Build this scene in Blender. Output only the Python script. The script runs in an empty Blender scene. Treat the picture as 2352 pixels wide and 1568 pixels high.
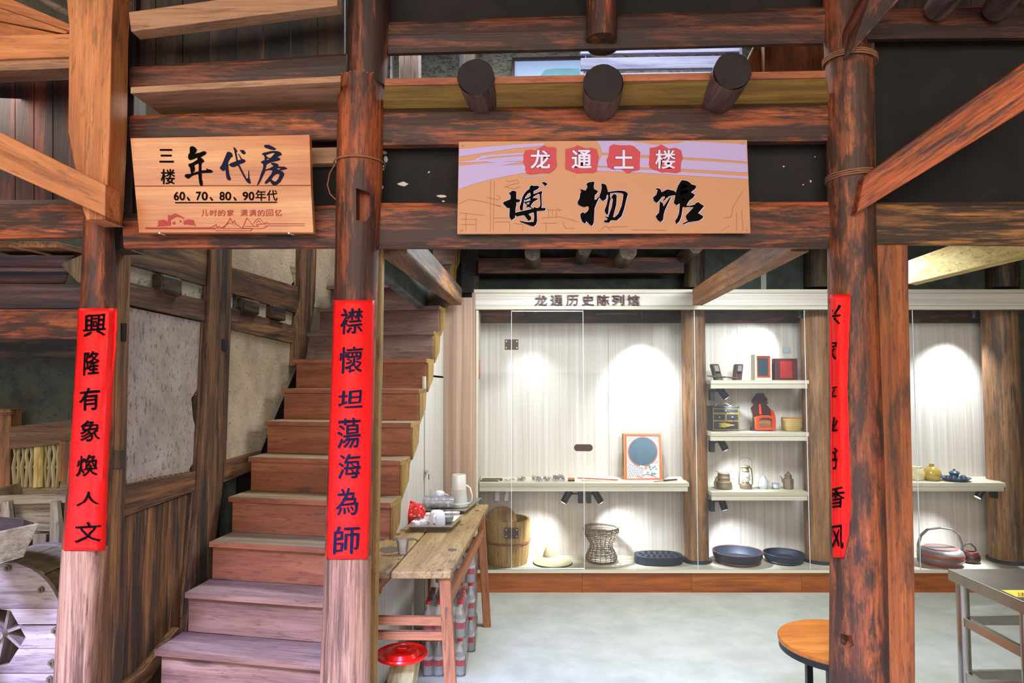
import bpy, bmesh, math, random
from mathutils import Vector, Matrix, noise
from mathutils.geometry import tessellate_polygon
random.seed(7)
PI = math.pi
S = bpy.context.scene
C = S.collection
V = Vector

# ------------------------------------------------------------------ camera, world, light, exposure
EYE = 1.6
F = 1568.0
PITCH = math.atan(86/1568)
cam = bpy.data.cameras.new('camera'); camo = bpy.data.objects.new('camera', cam); C.objects.link(camo)
cam.sensor_width = 36; cam.lens = 24; cam.clip_start = .05; cam.clip_end = 200
camo.location = (0, 0, EYE); camo.rotation_euler = (PI/2+PITCH, 0, 0)
S.camera = camo
S.view_settings.view_transform = 'Standard'; S.view_settings.look = 'None'
S.view_settings.exposure = 0.0; S.view_settings.gamma = 1.0; S.view_settings.use_curve_mapping = False
S.cycles.max_bounces = 6; S.cycles.diffuse_bounces = 3; S.cycles.glossy_bounces = 3
S.cycles.transparent_max_bounces = 14; S.cycles.transmission_bounces = 4
S.cycles.caustics_reflective = False; S.cycles.caustics_refractive = False
S.cycles.use_denoising = True
S.cycles.sample_clamp_indirect = 4.0
W = bpy.data.worlds.new('sky'); S.world = W; W.use_nodes = True
bg = W.node_tree.nodes['Background']; bg.inputs[0].default_value = (.92, .94, 1.0, 1); bg.inputs[1].default_value = .78

def area(name, loc, target, sx, sy, power, col, spread=180):
    l = bpy.data.lights.new(name, 'AREA'); l.shape = 'RECTANGLE'; l.size = sx; l.size_y = sy
    l.energy = power; l.color = col; l.spread = math.radians(spread)
    o = bpy.data.objects.new(name, l); C.objects.link(o); o.location = loc
    o.rotation_euler = (V(target)-V(loc)).to_track_quat('-Z', 'Y').to_euler()
    return o
def spot(name, loc, target, power, angle, blend=.6, col=(.80, .89, 1.0), rad=.02):
    l = bpy.data.lights.new(name, 'SPOT'); l.energy = power; l.spot_size = math.radians(angle); l.spot_blend = blend
    l.color = col; l.shadow_soft_size = rad
    o = bpy.data.objects.new(name, l); C.objects.link(o); o.location = loc
    o.rotation_euler = (V(target)-V(loc)).to_track_quat('-Z', 'Y').to_euler()
    return o
# courtyard daylight (behind the viewer), added fill for the gallery, room lamps, area lights over stairs, alcove and upper left
area('courtyard_light', (-.3, -3.2, 3.0), (0, 3, 1.7), 6.0, 2.6, 275, (1.0, .88, .77))
area('courtyard_sky', (-1.9, -4.2, 7.6), (-1.5, 2.8, .2), 3.0, 1.6, 330, (.42, .50, 1.0), 42)
area('room_lamp', (1.75, 3.75, 2.42), (1.55, 4.3, 0), .9, .3, 66, (.86, .94, 1.0))
area('room_lamp', (.3, 4.2, 2.5), (.2, 4.4, 0), .8, .3, 40, (.86, .94, 1.0))
area('gallery_fill', (.6, 4.4, 4.3), (.6, 4.6, 2.6), 2.4, 1.2, 80, (.80, .90, 1.0))  # fill added to light the upper floor, no visible source
area('stair_light', (-1.0, 4.6, 3.7), (-1.0, 4.3, 1.2), .8, 1.0, 26, (1.0, .93, .84))  # unseen area light over the stairs
area('alcove_light', (-2.6, 3.1, 2.9), (-2.7, 3.7, .9), .8, .8, 16, (1.0, .95, .85))  # unseen area light aimed into the alcove
area('upper_left_light', (-2.6, .4, 3.3), (-1.6, 2.9, 2.6), 1.0, 1.0, 22, (1.0, .86, .72))  # unseen area light aimed at the upper left timbers

# ------------------------------------------------------------------ pixel -> world helpers (for laying the building out)
_c, _s = math.cos(PITCH), math.sin(PITCH)
def ray(px, py):
    a = (px-1176)/F; b = (784-py)/F
    d = V((a, _c-b*_s, _s+b*_c))
    return d/d.y
def P(px, py, Y):
    d = ray(px, py); return V((d.x*Y, Y, EYE+d.z*Y))
def PZ(px, py, Z):
    d = ray(px, py); t = (Z-EYE)/d.z; return V((d.x*t, t, Z))
WA, WB = -2.0118, .0993           # partition wall beside the stairs: X = WA + WB*Y
def PW(px, py, off=0):
    d = ray(px, py); t = (WA+off)/(d.x-WB); return V((d.x*t, t, EYE+d.z*t))

# ------------------------------------------------------------------ mesh builder
class MB:
    def __init__(s): s.v = []; s.f = []; s.smooth = False
    def add(s, vs, fs):
        n = len(s.v); s.v += [V(p) for p in vs]; s.f += [tuple(i+n for i in f) for f in fs]; return s
    def box(s, x0, x1, y0, y1, z0, z1):
        return s.add([(x0,y0,z0),(x1,y0,z0),(x1,y1,z0),(x0,y1,z0),(x0,y0,z1),(x1,y0,z1),(x1,y1,z1),(x0,y1,z1)],
                     [(0,3,2,1),(4,5,6,7),(0,1,5,4),(1,2,6,5),(2,3,7,6),(3,0,4,7)])
    def prism(s, pts, vec):
        n = len(pts); vec = V(vec); pts = [V(p) for p in pts]
        nrm = sum(((pts[i]-pts[0]).cross(pts[(i+1) % n]-pts[0]) for i in range(n)), V((0,0,0)))
        if nrm.dot(vec) > 0: pts = pts[::-1]
        vs = pts+[p+vec for p in pts]
        fs = [tuple(range(n)), tuple(range(2*n-1, n-1, -1))]
        fs += [(i, i+n, (i+1) % n+n, (i+1) % n) for i in range(n)]
        return s.add(vs, fs)
    def holed(s, outer, holes, vec):
        vec = V(vec); loops = [[V(p) for p in outer]]+[[V(p) for p in h] for h in holes]
        flat = [p for l in loops for p in l]; n = len(flat)
        tris = tessellate_polygon(loops)
        fs = []
        for t in tris:
            a, b, c = [flat[i] for i in t]
            if (b-a).cross(c-a).dot(vec) > 0: t = t[::-1]
            fs.append(tuple(t)); fs.append(tuple(i+n for i in t[::-1]))
        k = 0
        for l in loops:
            m = len(l)
            for i in range(m): fs.append((k+i, k+(i+1) % m, k+(i+1) % m+n, k+i+n))
            k += m
        return s.add(flat+[p+vec for p in flat], fs)
    def bar(s, p, q, w, h, up=(0,0,1), w2=None, h2=None):
        p, q = V(p), V(q); d = (q-p).normalized(); u = V(up)
        r = d.cross(u).normalized(); u = r.cross(d).normalized()
        w2 = w2 or w; h2 = h2 or h; vs = []
        for c, a, b in ((p, w/2, h/2), (q, w2/2, h2/2)):
            vs += [c-r*a-u*b, c+r*a-u*b, c+r*a+u*b, c-r*a+u*b]
        return s.add(vs, [(0,1,2,3),(7,6,5,4),(0,4,5,1),(1,5,6,2),(2,6,7,3),(3,7,4,0)])
    def tube(s, pts, rad, seg=12, caps=True, ref=None):
        pts = [V(p) for p in pts]; n = len(pts)
        if not hasattr(rad, '__len__'): rad = [rad]*n
        t0 = (pts[1]-pts[0]).normalized()
        r = V(ref) if ref else (V((0,0,1)) if abs(t0.z) < .9 else V((1,0,0)))
        vs = []
        for i, p in enumerate(pts):
            t = (pts[min(i+1, n-1)]-pts[max(i-1, 0)]).normalized()
            a = (r-t*r.dot(t)).normalized(); b = t.cross(a); r = a
            for k in range(seg):
                w = 2*PI*k/seg; vs.append(p+(a*math.cos(w)+b*math.sin(w))*rad[i])
        fs = [(i*seg+k, i*seg+(k+1) % seg, (i+1)*seg+(k+1) % seg, (i+1)*seg+k) for i in range(n-1) for k in range(seg)]
        if caps: fs += [tuple(range(seg-1, -1, -1)), tuple((n-1)*seg+k for k in range(seg))]
        s.smooth = True
        return s.add(vs, fs)
    def ring(s, c, R, r, seg=32, sub=8, axis='Z', ry=None, a0=0, a1=2*PI):
        full = abs(a1-a0-2*PI) < 1e-6; pts = []
        m = seg if full else seg+1
        vs = []
        for i in range(m):
            w = a0+(a1-a0)*i/seg
            for k in range(sub):
                q = 2*PI*k/sub; rr = R+r*math.cos(q); rb = (ry or R)+r*math.cos(q); h = r*math.sin(q)
                if axis == 'Z': p = V((rr*math.cos(w), rb*math.sin(w), h))
                elif axis == 'Y': p = V((rr*math.cos(w), h, rb*math.sin(w)))
                else: p = V((h, rr*math.cos(w), rb*math.sin(w)))
                vs.append(V(c)+p)
        fs = []
        for i in range(seg):
            j = (i+1) % m
            for k in range(sub): fs.append((i*sub+k, j*sub+k, j*sub+(k+1) % sub, i*sub+(k+1) % sub))
        s.smooth = True
        return s.add(vs, fs)
    def lathe(s, prof, c=(0,0,0), seg=28, sx=1, sy=1):
        c = V(c); vs = []; n = len(prof)
        for r, z in prof:
            for k in range(seg):
                w = 2*PI*k/seg; vs.append(c+V((r*sx*math.cos(w), r*sy*math.sin(w), z)))
        fs = [(i*seg+k, i*seg+(k+1) % seg, (i+1)*seg+(k+1) % seg, (i+1)*seg+k) for i in range(n-1) for k in range(seg)]
        if prof[0][0] > 1e-5: fs.append(tuple(range(seg-1, -1, -1)))
        if prof[-1][0] > 1e-5: fs.append(tuple((n-1)*seg+k for k in range(seg)))
        s.smooth = True
        return s.add(vs, fs)
    def rough(s, amp, freq=6, axisw=(1,1,1)):
        for i, p in enumerate(s.v):
            n = noise.noise_vector(V((p.x*freq*axisw[0], p.y*freq*axisw[1], p.z*freq*axisw[2])))
            s.v[i] = p+n*amp
        return s

def wloc(o):
    l = V((0,0,0))
    while o is not None: l = l+o.location; o = o.parent
    return l
def link(name, mb, mat, parent=None, grain=None, bevel=0, smooth=None, keep=False):
    """one mesh object; vertices are given in world coordinates (or around the parent's origin with keep)"""
    if parent is None:
        xs = [p.x for p in mb.v]; ys = [p.y for p in mb.v]; zs = [p.z for p in mb.v]
        org = V(((min(xs)+max(xs))/2, (min(ys)+max(ys))/2, min(zs)))
    else: org = wloc(parent)
    if keep: org = V((0,0,0))
    me = bpy.data.meshes.new(name)
    me.from_pydata([tuple(p-org) for p in mb.v], [], mb.f)
    vs = mb.v
    mn = V([min(p[i] for p in vs) for i in range(3)]); mx = V([max(p[i] for p in vs) for i in range(3)])
    if grain is None:
        d = mx-mn; k = max(range(3), key=lambda i: d[i]); grain = V((0,0,0)); grain[k] = 1
    g = V(grain).normalized(); up = V((0,0,1)) if abs(g.z) < .9 else V((1,0,0))
    b1 = g.cross(up).normalized(); b2 = g.cross(b1)
    off = V((random.uniform(-40, 40), random.uniform(-40, 40), random.uniform(-40, 40)))
    at = me.attributes.new('gc', 'FLOAT_VECTOR', 'POINT')
    buf = []
    for p in vs: buf += [p.dot(g)+off.x, p.dot(b1)+off.y, p.dot(b2)+off.z]
    at.data.foreach_set('vector', buf)
    sm = mb.smooth if smooth is None else smooth
    if isinstance(mat, (list, tuple)):
        for m in mat: me.materials.append(m)
    else: me.materials.append(mat)
    me.update()
    if sm:
        me.polygons.foreach_set('use_smooth', [True]*len(me.polygons))
        try: me.set_sharp_from_angle(angle=math.radians(38))
        except Exception: pass
    o = bpy.data.objects.new(name, me); C.objects.link(o)
    if parent is None:
        if not keep: o.location = org
    else: o.parent = parent
    if bevel:
        b = o.modifiers.new('bevel', 'BEVEL'); b.width = bevel; b.segments = 2; b.limit_method = 'ANGLE'; b.angle_limit = math.radians(40)
    return o
def thing(name, label, cat, loc=(0,0,0), group=None, rz=0):
    o = bpy.data.objects.new(name, None); o.empty_display_size = .05; C.objects.link(o); o.location = loc; o.rotation_euler = (0,0,rz)
    return tag(o, label, cat, group)
def tag(o, label, cat, group=None):
    o['label'] = label; o['category'] = cat
    if group: o['group'] = group
    return o
def struct(name, mb, mat, **k):
    o = link(name, mb, mat, **k)
    o['kind'] = 'structure'; return o
def solid(name, label, cat, mb, mat, group=None, **k):
    return tag(link(name, mb, mat, **k), label, cat, group)
def dup(o, loc=None, parent=None, rz=None, label=None, group=None):
    c = o.copy(); C.objects.link(c)
    if parent is not None: c.parent = parent
    if loc is not None: c.location = loc
    if rz is not None: c.rotation_euler = (0, 0, rz)
    if label: c['label'] = label
    if group: c['group'] = group
    for ch in list(o.children): dup(ch, parent=c)
    return c

# ------------------------------------------------------------------ materials
def lin(h):
    h = h.lstrip('#'); r = []
    for i in (0, 2, 4):
        x = int(h[i:i+2], 16)/255; r.append(x/12.92 if x <= .04045 else ((x+.055)/1.055)**2.4)
    return (*r, 1)
class N:
    def __init__(s, name):
        s.m = bpy.data.materials.new(name); s.m.use_nodes = True; s.t = s.m.node_tree; s.b = s.t.nodes['Principled BSDF']
    def n(s, ty, **kw):
        o = s.t.nodes.new(ty)
        for k, v in kw.items(): setattr(o, k, v)
        return o
    def l(s, a, b): s.t.links.new(a, b)
    def coord(s, scale, attr='gc'):
        a = s.n('ShaderNodeAttribute', attribute_name=attr); m = s.n('ShaderNodeMapping')
        m.inputs['Scale'].default_value = scale; s.l(a.outputs['Vector'], m.inputs['Vector']); return m.outputs[0]
    def noise(s, scale, sc=1.0, detail=4, rough=.55, dist=0.0):
        t = s.n('ShaderNodeTexNoise'); t.inputs['Scale'].default_value = sc; t.inputs['Detail'].default_value = detail
        t.inputs['Roughness'].default_value = rough; t.inputs['Distortion'].default_value = dist
        s.l(s.coord(scale), t.inputs['Vector']); return t.outputs['Fac']
    def math(s, op, a, b):
        q = s.n('ShaderNodeMath', operation=op)
        for i, x in enumerate((a, b)):
            if isinstance(x, (int, float)): q.inputs[i].default_value = x
            else: s.l(x, q.inputs[i])
        return q.outputs[0]
    def ramp(s, src, stops):
        r = s.n('ShaderNodeValToRGB'); e = r.color_ramp.elements
        while len(e) < len(stops): e.new(.5)
        for i, (p, c) in enumerate(stops):
            e[i].position = p; e[i].color = lin(c) if isinstance(c, str) else (c, c, c, 1)
        s.l(src, r.inputs[0]); return r.outputs[0]
    def mix(s, f, a, b, mode='MIX'):
        m = s.n('ShaderNodeMix', data_type='RGBA', blend_type=mode)
        if not isinstance(f, (int, float)): s.l(f, m.inputs[0])
        else: m.inputs[0].default_value = f
        for k, x in ((6, a), (7, b)):
            if isinstance(x, str): m.inputs[k].default_value = lin(x)
            elif isinstance(x, (tuple, list)): m.inputs[k].default_value = x
            else: s.l(x, m.inputs[k])
        return m.outputs[2]
    def bump(s, h, strength=.3, dist=.01):
        b = s.n('ShaderNodeBump'); b.inputs['Strength'].default_value = strength; b.inputs['Distance'].default_value = dist
        s.l(h, b.inputs['Height']); s.l(b.outputs[0], s.b.inputs['Normal'])
    def out(s, col=None, rough=.6, metal=0, spec=None):
        if col is not None:
            if isinstance(col, str): s.b.inputs['Base Color'].default_value = lin(col)
            else: s.l(col, s.b.inputs['Base Color'])
        s.b.inputs['Roughness'].default_value = rough; s.b.inputs['Metallic'].default_value = metal
        if spec is not None: s.b.inputs['Specular IOR Level'].default_value = spec
        return s.m

def wood(name, light, mid, dark, soot=None, amount=.5, patch=(1.1, 6, 6), grain=22, rough=.6, knots=0, bump=.35, speck=True):
    """amount = share of the surface under old soot; grain runs along gc.x"""
    m = N(name)
    g = m.noise((1.3, grain, grain), 1, 5, .6, .7)
    base = m.ramp(g, [(.30, dark), (.5, mid), (.70, light)])
    fib = m.noise((4, 170, 170), 1, 2, .6)
    base = m.mix(.45, base, m.ramp(fib, [(.3, .45), (.7, 1.0)]), 'MULTIPLY')
    if soot:
        pb = m.noise(patch, 1, 3, .6, .4); pf = m.noise((patch[0]*2.6, patch[1]*4.5, patch[2]*4.5), 1, 7, .78, .3)
        p = m.math('ADD', m.math('MULTIPLY', pb, .55), m.math('MULTIPLY', pf, .45))
        lo = .5+(.5-amount)*.34
        mask = m.ramp(p, [(lo-.055, 0.0), (lo+.0, .45), (lo+.05, .95)])
        base = m.mix(mask, base, soot)
        p2 = m.noise((patch[0]*6, patch[1]*9, patch[2]*9), 1, 4, .7)
        base = m.mix(m.ramp(p2, [(.55, 0.0), (.64, .6)]), base, soot)
        p3 = m.noise((patch[0]*.5, patch[1]*8, patch[2]*8), 1, 3, .6)
        base = m.mix(min(.55, amount*1.1), base, m.ramp(p3, [(.36, .42), (.56, 1.0)]), 'MULTIPLY')
    if knots:
        v = m.n('ShaderNodeTexVoronoi'); v.inputs['Scale'].default_value = 1; m.l(m.coord((1.6*knots, 7*knots, 7*knots)), v.inputs['Vector'])
        base = m.mix(m.ramp(v.outputs['Distance'], [(.07, .8), (.16, 0.0)]), base, dark if not soot else soot)
    m.bump(m.mix(.5, g, fib), bump, .006)
    return m.out(base, rough)
def plain(name, col, rough=.5, metal=0, var=0, spec=None):
    m = N(name)
    if var:
        n = m.noise((9, 9, 9), 1, 5, .6)
        return m.out(m.mix(var, col, m.ramp(n, [(.3, .25), (.7, 1.0)]), 'MULTIPLY'), rough, metal, spec)
    return m.out(col, rough, metal, spec)
def plaster(name, c1, c2, spot_c, rough=.95, amount=.5, bump=.5):
    m = N(name)
    n = m.noise((5, 5, 5), 1, 6, .65); base = m.ramp(n, [(.35, c2), (.62, c1)])
    s = m.noise((26, 60, 60), 1, 5, .75); base = m.mix(m.ramp(s, [(1-amount, 0.0), (1-amount+.08, .8)]), base, spot_c)
    m.bump(s, bump, .012); return m.out(base, rough)
def laminate(name, light, mid, dark, rough=.45, sc=38):
    m = N(name)
    a = m.noise((.35, sc, sc), 1, 4, .7, .2)
    b = m.noise((.8, sc*5, sc*5), 1, 2, .6)
    col = m.ramp(a, [(.32, dark), (.5, mid), (.66, light)])
    col = m.mix(.22, col, m.ramp(b, [(.35, .5), (.65, 1.0)]), 'MULTIPLY')
    return m.out(col, rough)

M = {}
M['beam'] = wood('old_red_timber', '#e27c3a', '#b25628', '#6c341c', '#36231a', .57, (2.4, 9, 13))
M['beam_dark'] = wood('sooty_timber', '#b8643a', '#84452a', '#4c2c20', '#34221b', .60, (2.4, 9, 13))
M['beam_gold'] = wood('worn_gold_timber', '#e0a054', '#c4803c', '#86522a', '#322820', .54, (1.6, 12, 16))
M['column'] = wood('column_timber', '#da7440', '#aa5228', '#68321c', '#3e261b', .54, (2.6, 9, 9))
M['column_r'] = wood('column_timber_scuffed', '#d87840', '#ac5a30', '#744028', '#463024', .53, (3.6, 10, 10))
M['post_r'] = wood('squared_post_timber', '#d0763e', '#b0602e', '#84482a', '#4e3826', .34, (2.2, 9, 9))
M['column_pale'] = wood('column_pale_timber', '#cc9c78', '#b07e60', '#7c523c', '#583a2c', .40, (1.1, 16, 16), 30)
M['orange'] = wood('new_orange_timber', '#e0945a', '#cf7f46', '#a2582c', '#6e4a30', .22, (1.2, 6, 6), 14, knots=.8)
M['brace_red'] = wood('brace_red_timber', '#e07438', '#cc6028', '#92441e', '#3c2a22', .40, (3.0, 16, 22))
M['brace_brown'] = wood('brace_brown_timber', '#b97f4c', '#a0683c', '#744626', '#4a3424', .30, (1.2, 6, 6))
M['brace_yellow'] = wood('brace_yellow_timber', '#f4e49c', '#e6cc7c', '#b8934c', '#8c6c38', .22, (1.4, 8, 8), 12)
M['yellow'] = wood('yellow_board', '#c9a34c', '#b48c40', '#94703a', '#6c5430', .22, (.8, 5, 5), 12, bump=.15)
M['tan'] = wood('tan_board', '#c89870', '#b5845e', '#946848', '#6a4630', .2, (.8, 5, 5), 12)
M['boards'] = wood('dark_boards', '#644430', '#442e22', '#2c1e19', '#1e1714', .5, (1.0, 5, 5), 14)
M['boards_red'] = wood('dark_red_boards', '#964c36', '#70382c', '#442824', '#2b2120', .5, (1.0, 6, 6), 14)
M['part'] = wood('partition_wood', '#b07f4c', '#8c5e38', '#5e3e28', '#332a24', .48, (.9, 12, 12), 26)
M['part_dark'] = wood('partition_rail', '#a27852', '#80593a', '#523a2a', '#302822', .50, (1.2, 9, 9), 20)
M['riser'] = wood('stair_riser', '#bc7650', '#a05e40', '#804a34', '#5a3a2e', .10, (1.4, 7, 7), 10, knots=1.0)
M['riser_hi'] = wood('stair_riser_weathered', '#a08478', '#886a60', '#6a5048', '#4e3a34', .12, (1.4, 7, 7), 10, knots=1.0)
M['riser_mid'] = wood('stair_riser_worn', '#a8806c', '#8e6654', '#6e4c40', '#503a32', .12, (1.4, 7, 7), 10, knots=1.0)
M['tread'] = wood('stair_tread', '#ab9a78', '#978566', '#766650', '#66564a', .10, (1.0, 6, 6), 12)
M['stair_edge'] = wood('stair_cut_edge', '#c29a52', '#a98240', '#7c5a30', '#5c4428', .25, (3, 9, 9), 16)
M['table'] = wood('work_table_top', '#bc9c68', '#a68654', '#86663e', '#5c463a', .20, (3.2, 9, 9), 12, bump=.2)
M['table_leg'] = wood('work_table_leg', '#bf7c50', '#a96842', '#845034', '#5c3c2c', .22, (1.2, 9, 9), 14)
M['wheel'] = wood('winnower_wood', '#c6b2a8', '#ab938a', '#88706a', '#5c4c54', .22, (1.4, 8, 8), 14)
M['grey_wood'] = wood('grey_wood', '#b2a07c', '#988664', '#75644a', '#453c30', .3, (1.4, 8, 8), 14)
M['cup_wood'] = wood('cupboard_wood', '#8c5a4e', '#5e4240', '#3c3034', '#2a2628', .45, (.7, 9, 14), 16)
M['case_col'] = wood('case_column', '#bc8a58', '#9c6e44', '#74502f', '#4c3c30', .38, (1.6, 11, 11), 14)
M['dark_post'] = wood('dark_post', '#8a6c42', '#6c5236', '#463828', '#262220', .5, (1.2, 8, 8), 14)
M['log'] = wood('log_bark', '#8a6a5c', '#6e5046', '#4c3832', '#352a28', .36, (1.5, 10, 10), 14)
M['log_end'] = plain('log_end_soot', '#2e2421', .9, var=.5)
M['joist'] = wood('pale_joist', '#94806c', '#786450', '#54463a', '#3c342c', .3, (1.5, 8, 8), 12)
M['lam'] = laminate('laminate_light', '#d6d0c6', '#cbc3b7', '#bdb3a4')
M['lam_h'] = laminate('laminate_header', '#e2dcd2', '#d6cbbb', '#c2b4a2', sc=60)
M['lam_b'] = laminate('laminate_brown', '#c2a48c', '#ae8e76', '#94755f', sc=26)
M['lam_s'] = laminate('laminate_shelf', '#e0dac4', '#d2cab2', '#bdb498')
M['plinth'] = wood('plinth_veneer', '#b96c34', '#a65a28', '#8a4620', '#70381c', .16, (.7, 8, 8), 10, bump=.05, rough=.4)
M['plast'] = plaster('daub_plaster', '#b3a398', '#97877c', '#5c5048', amount=.46)
M['plast2'] = plaster('daub_plaster_warm', '#b8a488', '#9c8a72', '#655746', amount=.42)
M['plast_w'] = plaster('white_daub', '#d2c8b4', '#b4a890', '#4a433c', amount=.44)
M['dkplast'] = plaster('sooty_plaster', '#2b2521', '#211c1a', '#3a312c', amount=.35, bump=.2)
M['grplast'] = plaster('grey_green_plaster', '#5c6058', '#44463e', '#383a34', amount=.40, bump=.2)
M['dkgreen'] = plaster('dark_green_plaster', '#4a4c42', '#2e2e28', '#24241f', amount=.42, bump=.2)
M['earth'] = plaster('rammed_earth', '#a39c8c', '#7e7868', '#4c463c', amount=.50, bump=.9)
M['concrete'] = plaster('concrete_floor', '#b6b6aa', '#a5a698', '#8f9088', amount=.38, bump=.12, rough=.7)
M['black'] = plain('black_metal', '#1b1a1e', .45)
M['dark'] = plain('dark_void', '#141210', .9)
M['steel'] = plain('stainless_steel', '#bdb9ae', .34, 1.0, .25)
M['steel_d'] = plain('dull_steel', '#8c8484', .4, .5)
M['brass'] = plain('lock_brass', '#4c3c32', .45, .3)
M['rope'] = plain('rattan_rope', '#a8704c', .8, var=.6)
M['red'] = None
M['white'] = plain('white_ceramic', '#e6e2ea', .18)
M['lilac'] = plain('print_lilac', '#b8a2cc', .5)
M['ink'] = plain('ink_black', '#0e0b0a', .9, spec=.05)
M['ink_blue'] = plain('ink_glossy', '#141430', .7, spec=.15)
M['pred'] = plain('print_red', '#c2343c', .5)
M['dred'] = plain('paint_dark_red', '#a81e1c', .5)
M['sketch'] = plain('print_brown', '#b06a48', .6)
M['lacq_red'] = plain('red_lacquer', '#c8401f', .35, var=.3)
M['lacq_dk'] = plain('dark_red_lacquer', '#3c1816', .3, var=.3)
M['book'] = plain('book_red', '#581a1c', .5, var=.45)
M['gold'] = plain('gilt_line', '#a88838', .45, var=.4)
M['mirror'] = plain('old_mirror', '#38525f', .4, .2, var=.5)
M['cloth_bl'] = plain('tin_paint_dark', '#25242a', .4)
M['plastic_red'] = plain('red_plastic', '#e01810', .22)
M['capred'] = plain('bottle_cap_red', '#d81c1c', .35)
M['copper'] = plain('aged_metal', '#7c6c54', .45, .4, var=.4)
M['teapot'] = plain('pewter', '#84705a', .5, .3, var=.4)
M['ochre'] = plain('ochre_glaze', '#b39a40', .2, var=.2)
M['tan_cloth'] = plain('woven_tan', '#b59c5c', .8, var=.3)
M['bluegrey'] = plain('blue_grey_ceramic', '#3c5468', .3, var=.3)
M['porc'] = plain('porcelain_pattern', '#c8d2d0', .3, var=.6)
M['palewood'] = wood('bucket_wood', '#d3b070', '#c09858', '#9c7640', '#6e5230', .22, (1.4, 9, 9), 12)
M['hat'] = plain('bamboo_hat', '#d8c898', .8, var=.3)
M['basket'] = plain('basket_weave', '#7a6852', .85, var=.5)
M['tire'] = plain('dark_blue_tin', '#303848', .5, .3, var=.4)
M['redblk'] = plain('worn_red_rim', '#7c4038', .5, var=.5)
M['pinkcer'] = plain('salmon_lacquer', '#b0604c', .3, var=.3)
M['lattice'] = wood('bamboo_lath', '#cfc092', '#b4a474', '#8e7e54', None, 0, grain=20)
M['blueprint'] = plain('board_white', '#b4c6e8', .4)
M['teal'] = plain('picture_teal', '#7cb4bc', .5, var=.4)
M['blue_lit'] = wood('pale_grey_boards', '#b3aec4', '#9a94ac', '#6e6884', None, 0, grain=14)
M['orange_board'] = wood('orange_board', '#c8784a', '#b3643c', '#8e4a2e', '#5e3426', .25, (1, 5, 5), 12)
M['sign_wood'] = wood('sign_pine', '#e4a262', '#d6884c', '#be6c38', None, 0, grain=8, rough=.32, knots=.5, bump=.04)
M['sign_bd'] = plain('sign_orange_print', '#c88a5c', .5)
M['yellow_card'] = plain('yellow_card', '#ded24c', .5)
M['wtop'] = wood('stool_top', '#d98a38', '#c87224', '#a85818', '#8c4818', .15, (1.6, 7, 7), 9, rough=.28, bump=.05)
def red_paper():
    m = N('red_paper'); n = m.noise((3.5, 12, 12), 1, 4, .6, 1.2)
    m.bump(n, .35, .01); return m.out(m.mix(.12, '#ff1a14', m.ramp(n, [(.3, .4), (.7, 1.0)]), 'MULTIPLY'), .55, spec=.25)
M['red'] = red_paper()
def see(name, tint, op, rough=.05, gl=.12):
    """clear sheet: mostly transparent, some tint, a little gloss"""
    m = N(name); t = m.t; t.nodes.remove(m.b)
    o = [n for n in t.nodes if n.type == 'OUTPUT_MATERIAL'][0]
    tr = m.n('ShaderNodeBsdfTransparent'); df = m.n('ShaderNodeBsdfPrincipled'); df.inputs['Base Color'].default_value = lin(tint); df.inputs['Roughness'].default_value = .3
    gg = m.n('ShaderNodeBsdfGlossy'); gg.inputs['Roughness'].default_value = rough
    a = m.n('ShaderNodeMixShader'); a.inputs[0].default_value = op; m.l(tr.outputs[0], a.inputs[1]); m.l(df.outputs[0], a.inputs[2])
    fr = m.n('ShaderNodeLayerWeight'); fr.inputs['Blend'].default_value = gl
    b = m.n('ShaderNodeMixShader'); m.l(fr.outputs['Fresnel'], b.inputs[0]); m.l(a.outputs[0], b.inputs[1]); m.l(gg.outputs[0], b.inputs[2])
    m.l(b.outputs[0], o.inputs[0]); return m.m
M['glass'] = see('case_glass', '#dfe8e4', .012, .02, .14)
M['gedge'] = plain('glass_edge', '#e4eeee', .3)
M['pet'] = see('bottle_plastic', '#ffffff', .38, .08, .3)
M['wrap'] = see('shrink_wrap', '#f0ecf2', .10, .12, .3)
M['cupclear'] = see('clear_cup', '#e4e2f0', .24, .08, .32)
M['frost'] = see('frosted_jug', '#e6e2d6', .8, .3, .3)
def emit(name, col, st):
    m = N(name); m.b.inputs['Emission Color'].default_value = lin(col); m.b.inputs['Emission Strength'].default_value = st
    return m.out(col, .5)
M['led'] = emit('led_lens', '#eef2ff', 8)
# ================================================================== SETTING
def prz(pts, Y, t, back=0):      # prism from pixel outline at depth Y, thickness t going away
    return MB().prism([P(x, y, Y) for x, y in pts], (0, t, 0))
YF = 2.75
struct('floor', MB().box(-5, 5, -4, 7, -.12, 0), M['concrete'], grain=(1,0,0))
# the inner room: back wall above and behind the case, side walls, ceiling
BW = MB().box(-.66, 4.5, 5.86, 6.0, 0, 2.95); struct('wall_back', BW, M['dkgreen'], grain=(1,0,0))
struct('wall_right', MB().box(4.4, 4.5, 2.9, 5.86, 0, 2.95), M['grplast'], grain=(0,1,0))
struct('wall_left_room', MB().prism([(-.62,5.3,2.1),(-.62,3.0,2.1),(-.62,3.0,2.66),(-.62,5.3,2.66)], (-.05,0,0)), M['grplast'], grain=(0,1,0)).name = 'wall_left'
struct('ceiling', MB().box(-.62, 4.4, 2.96, 5.86, 2.80, 2.84), M['boards'], grain=(1,0,0))

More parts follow.
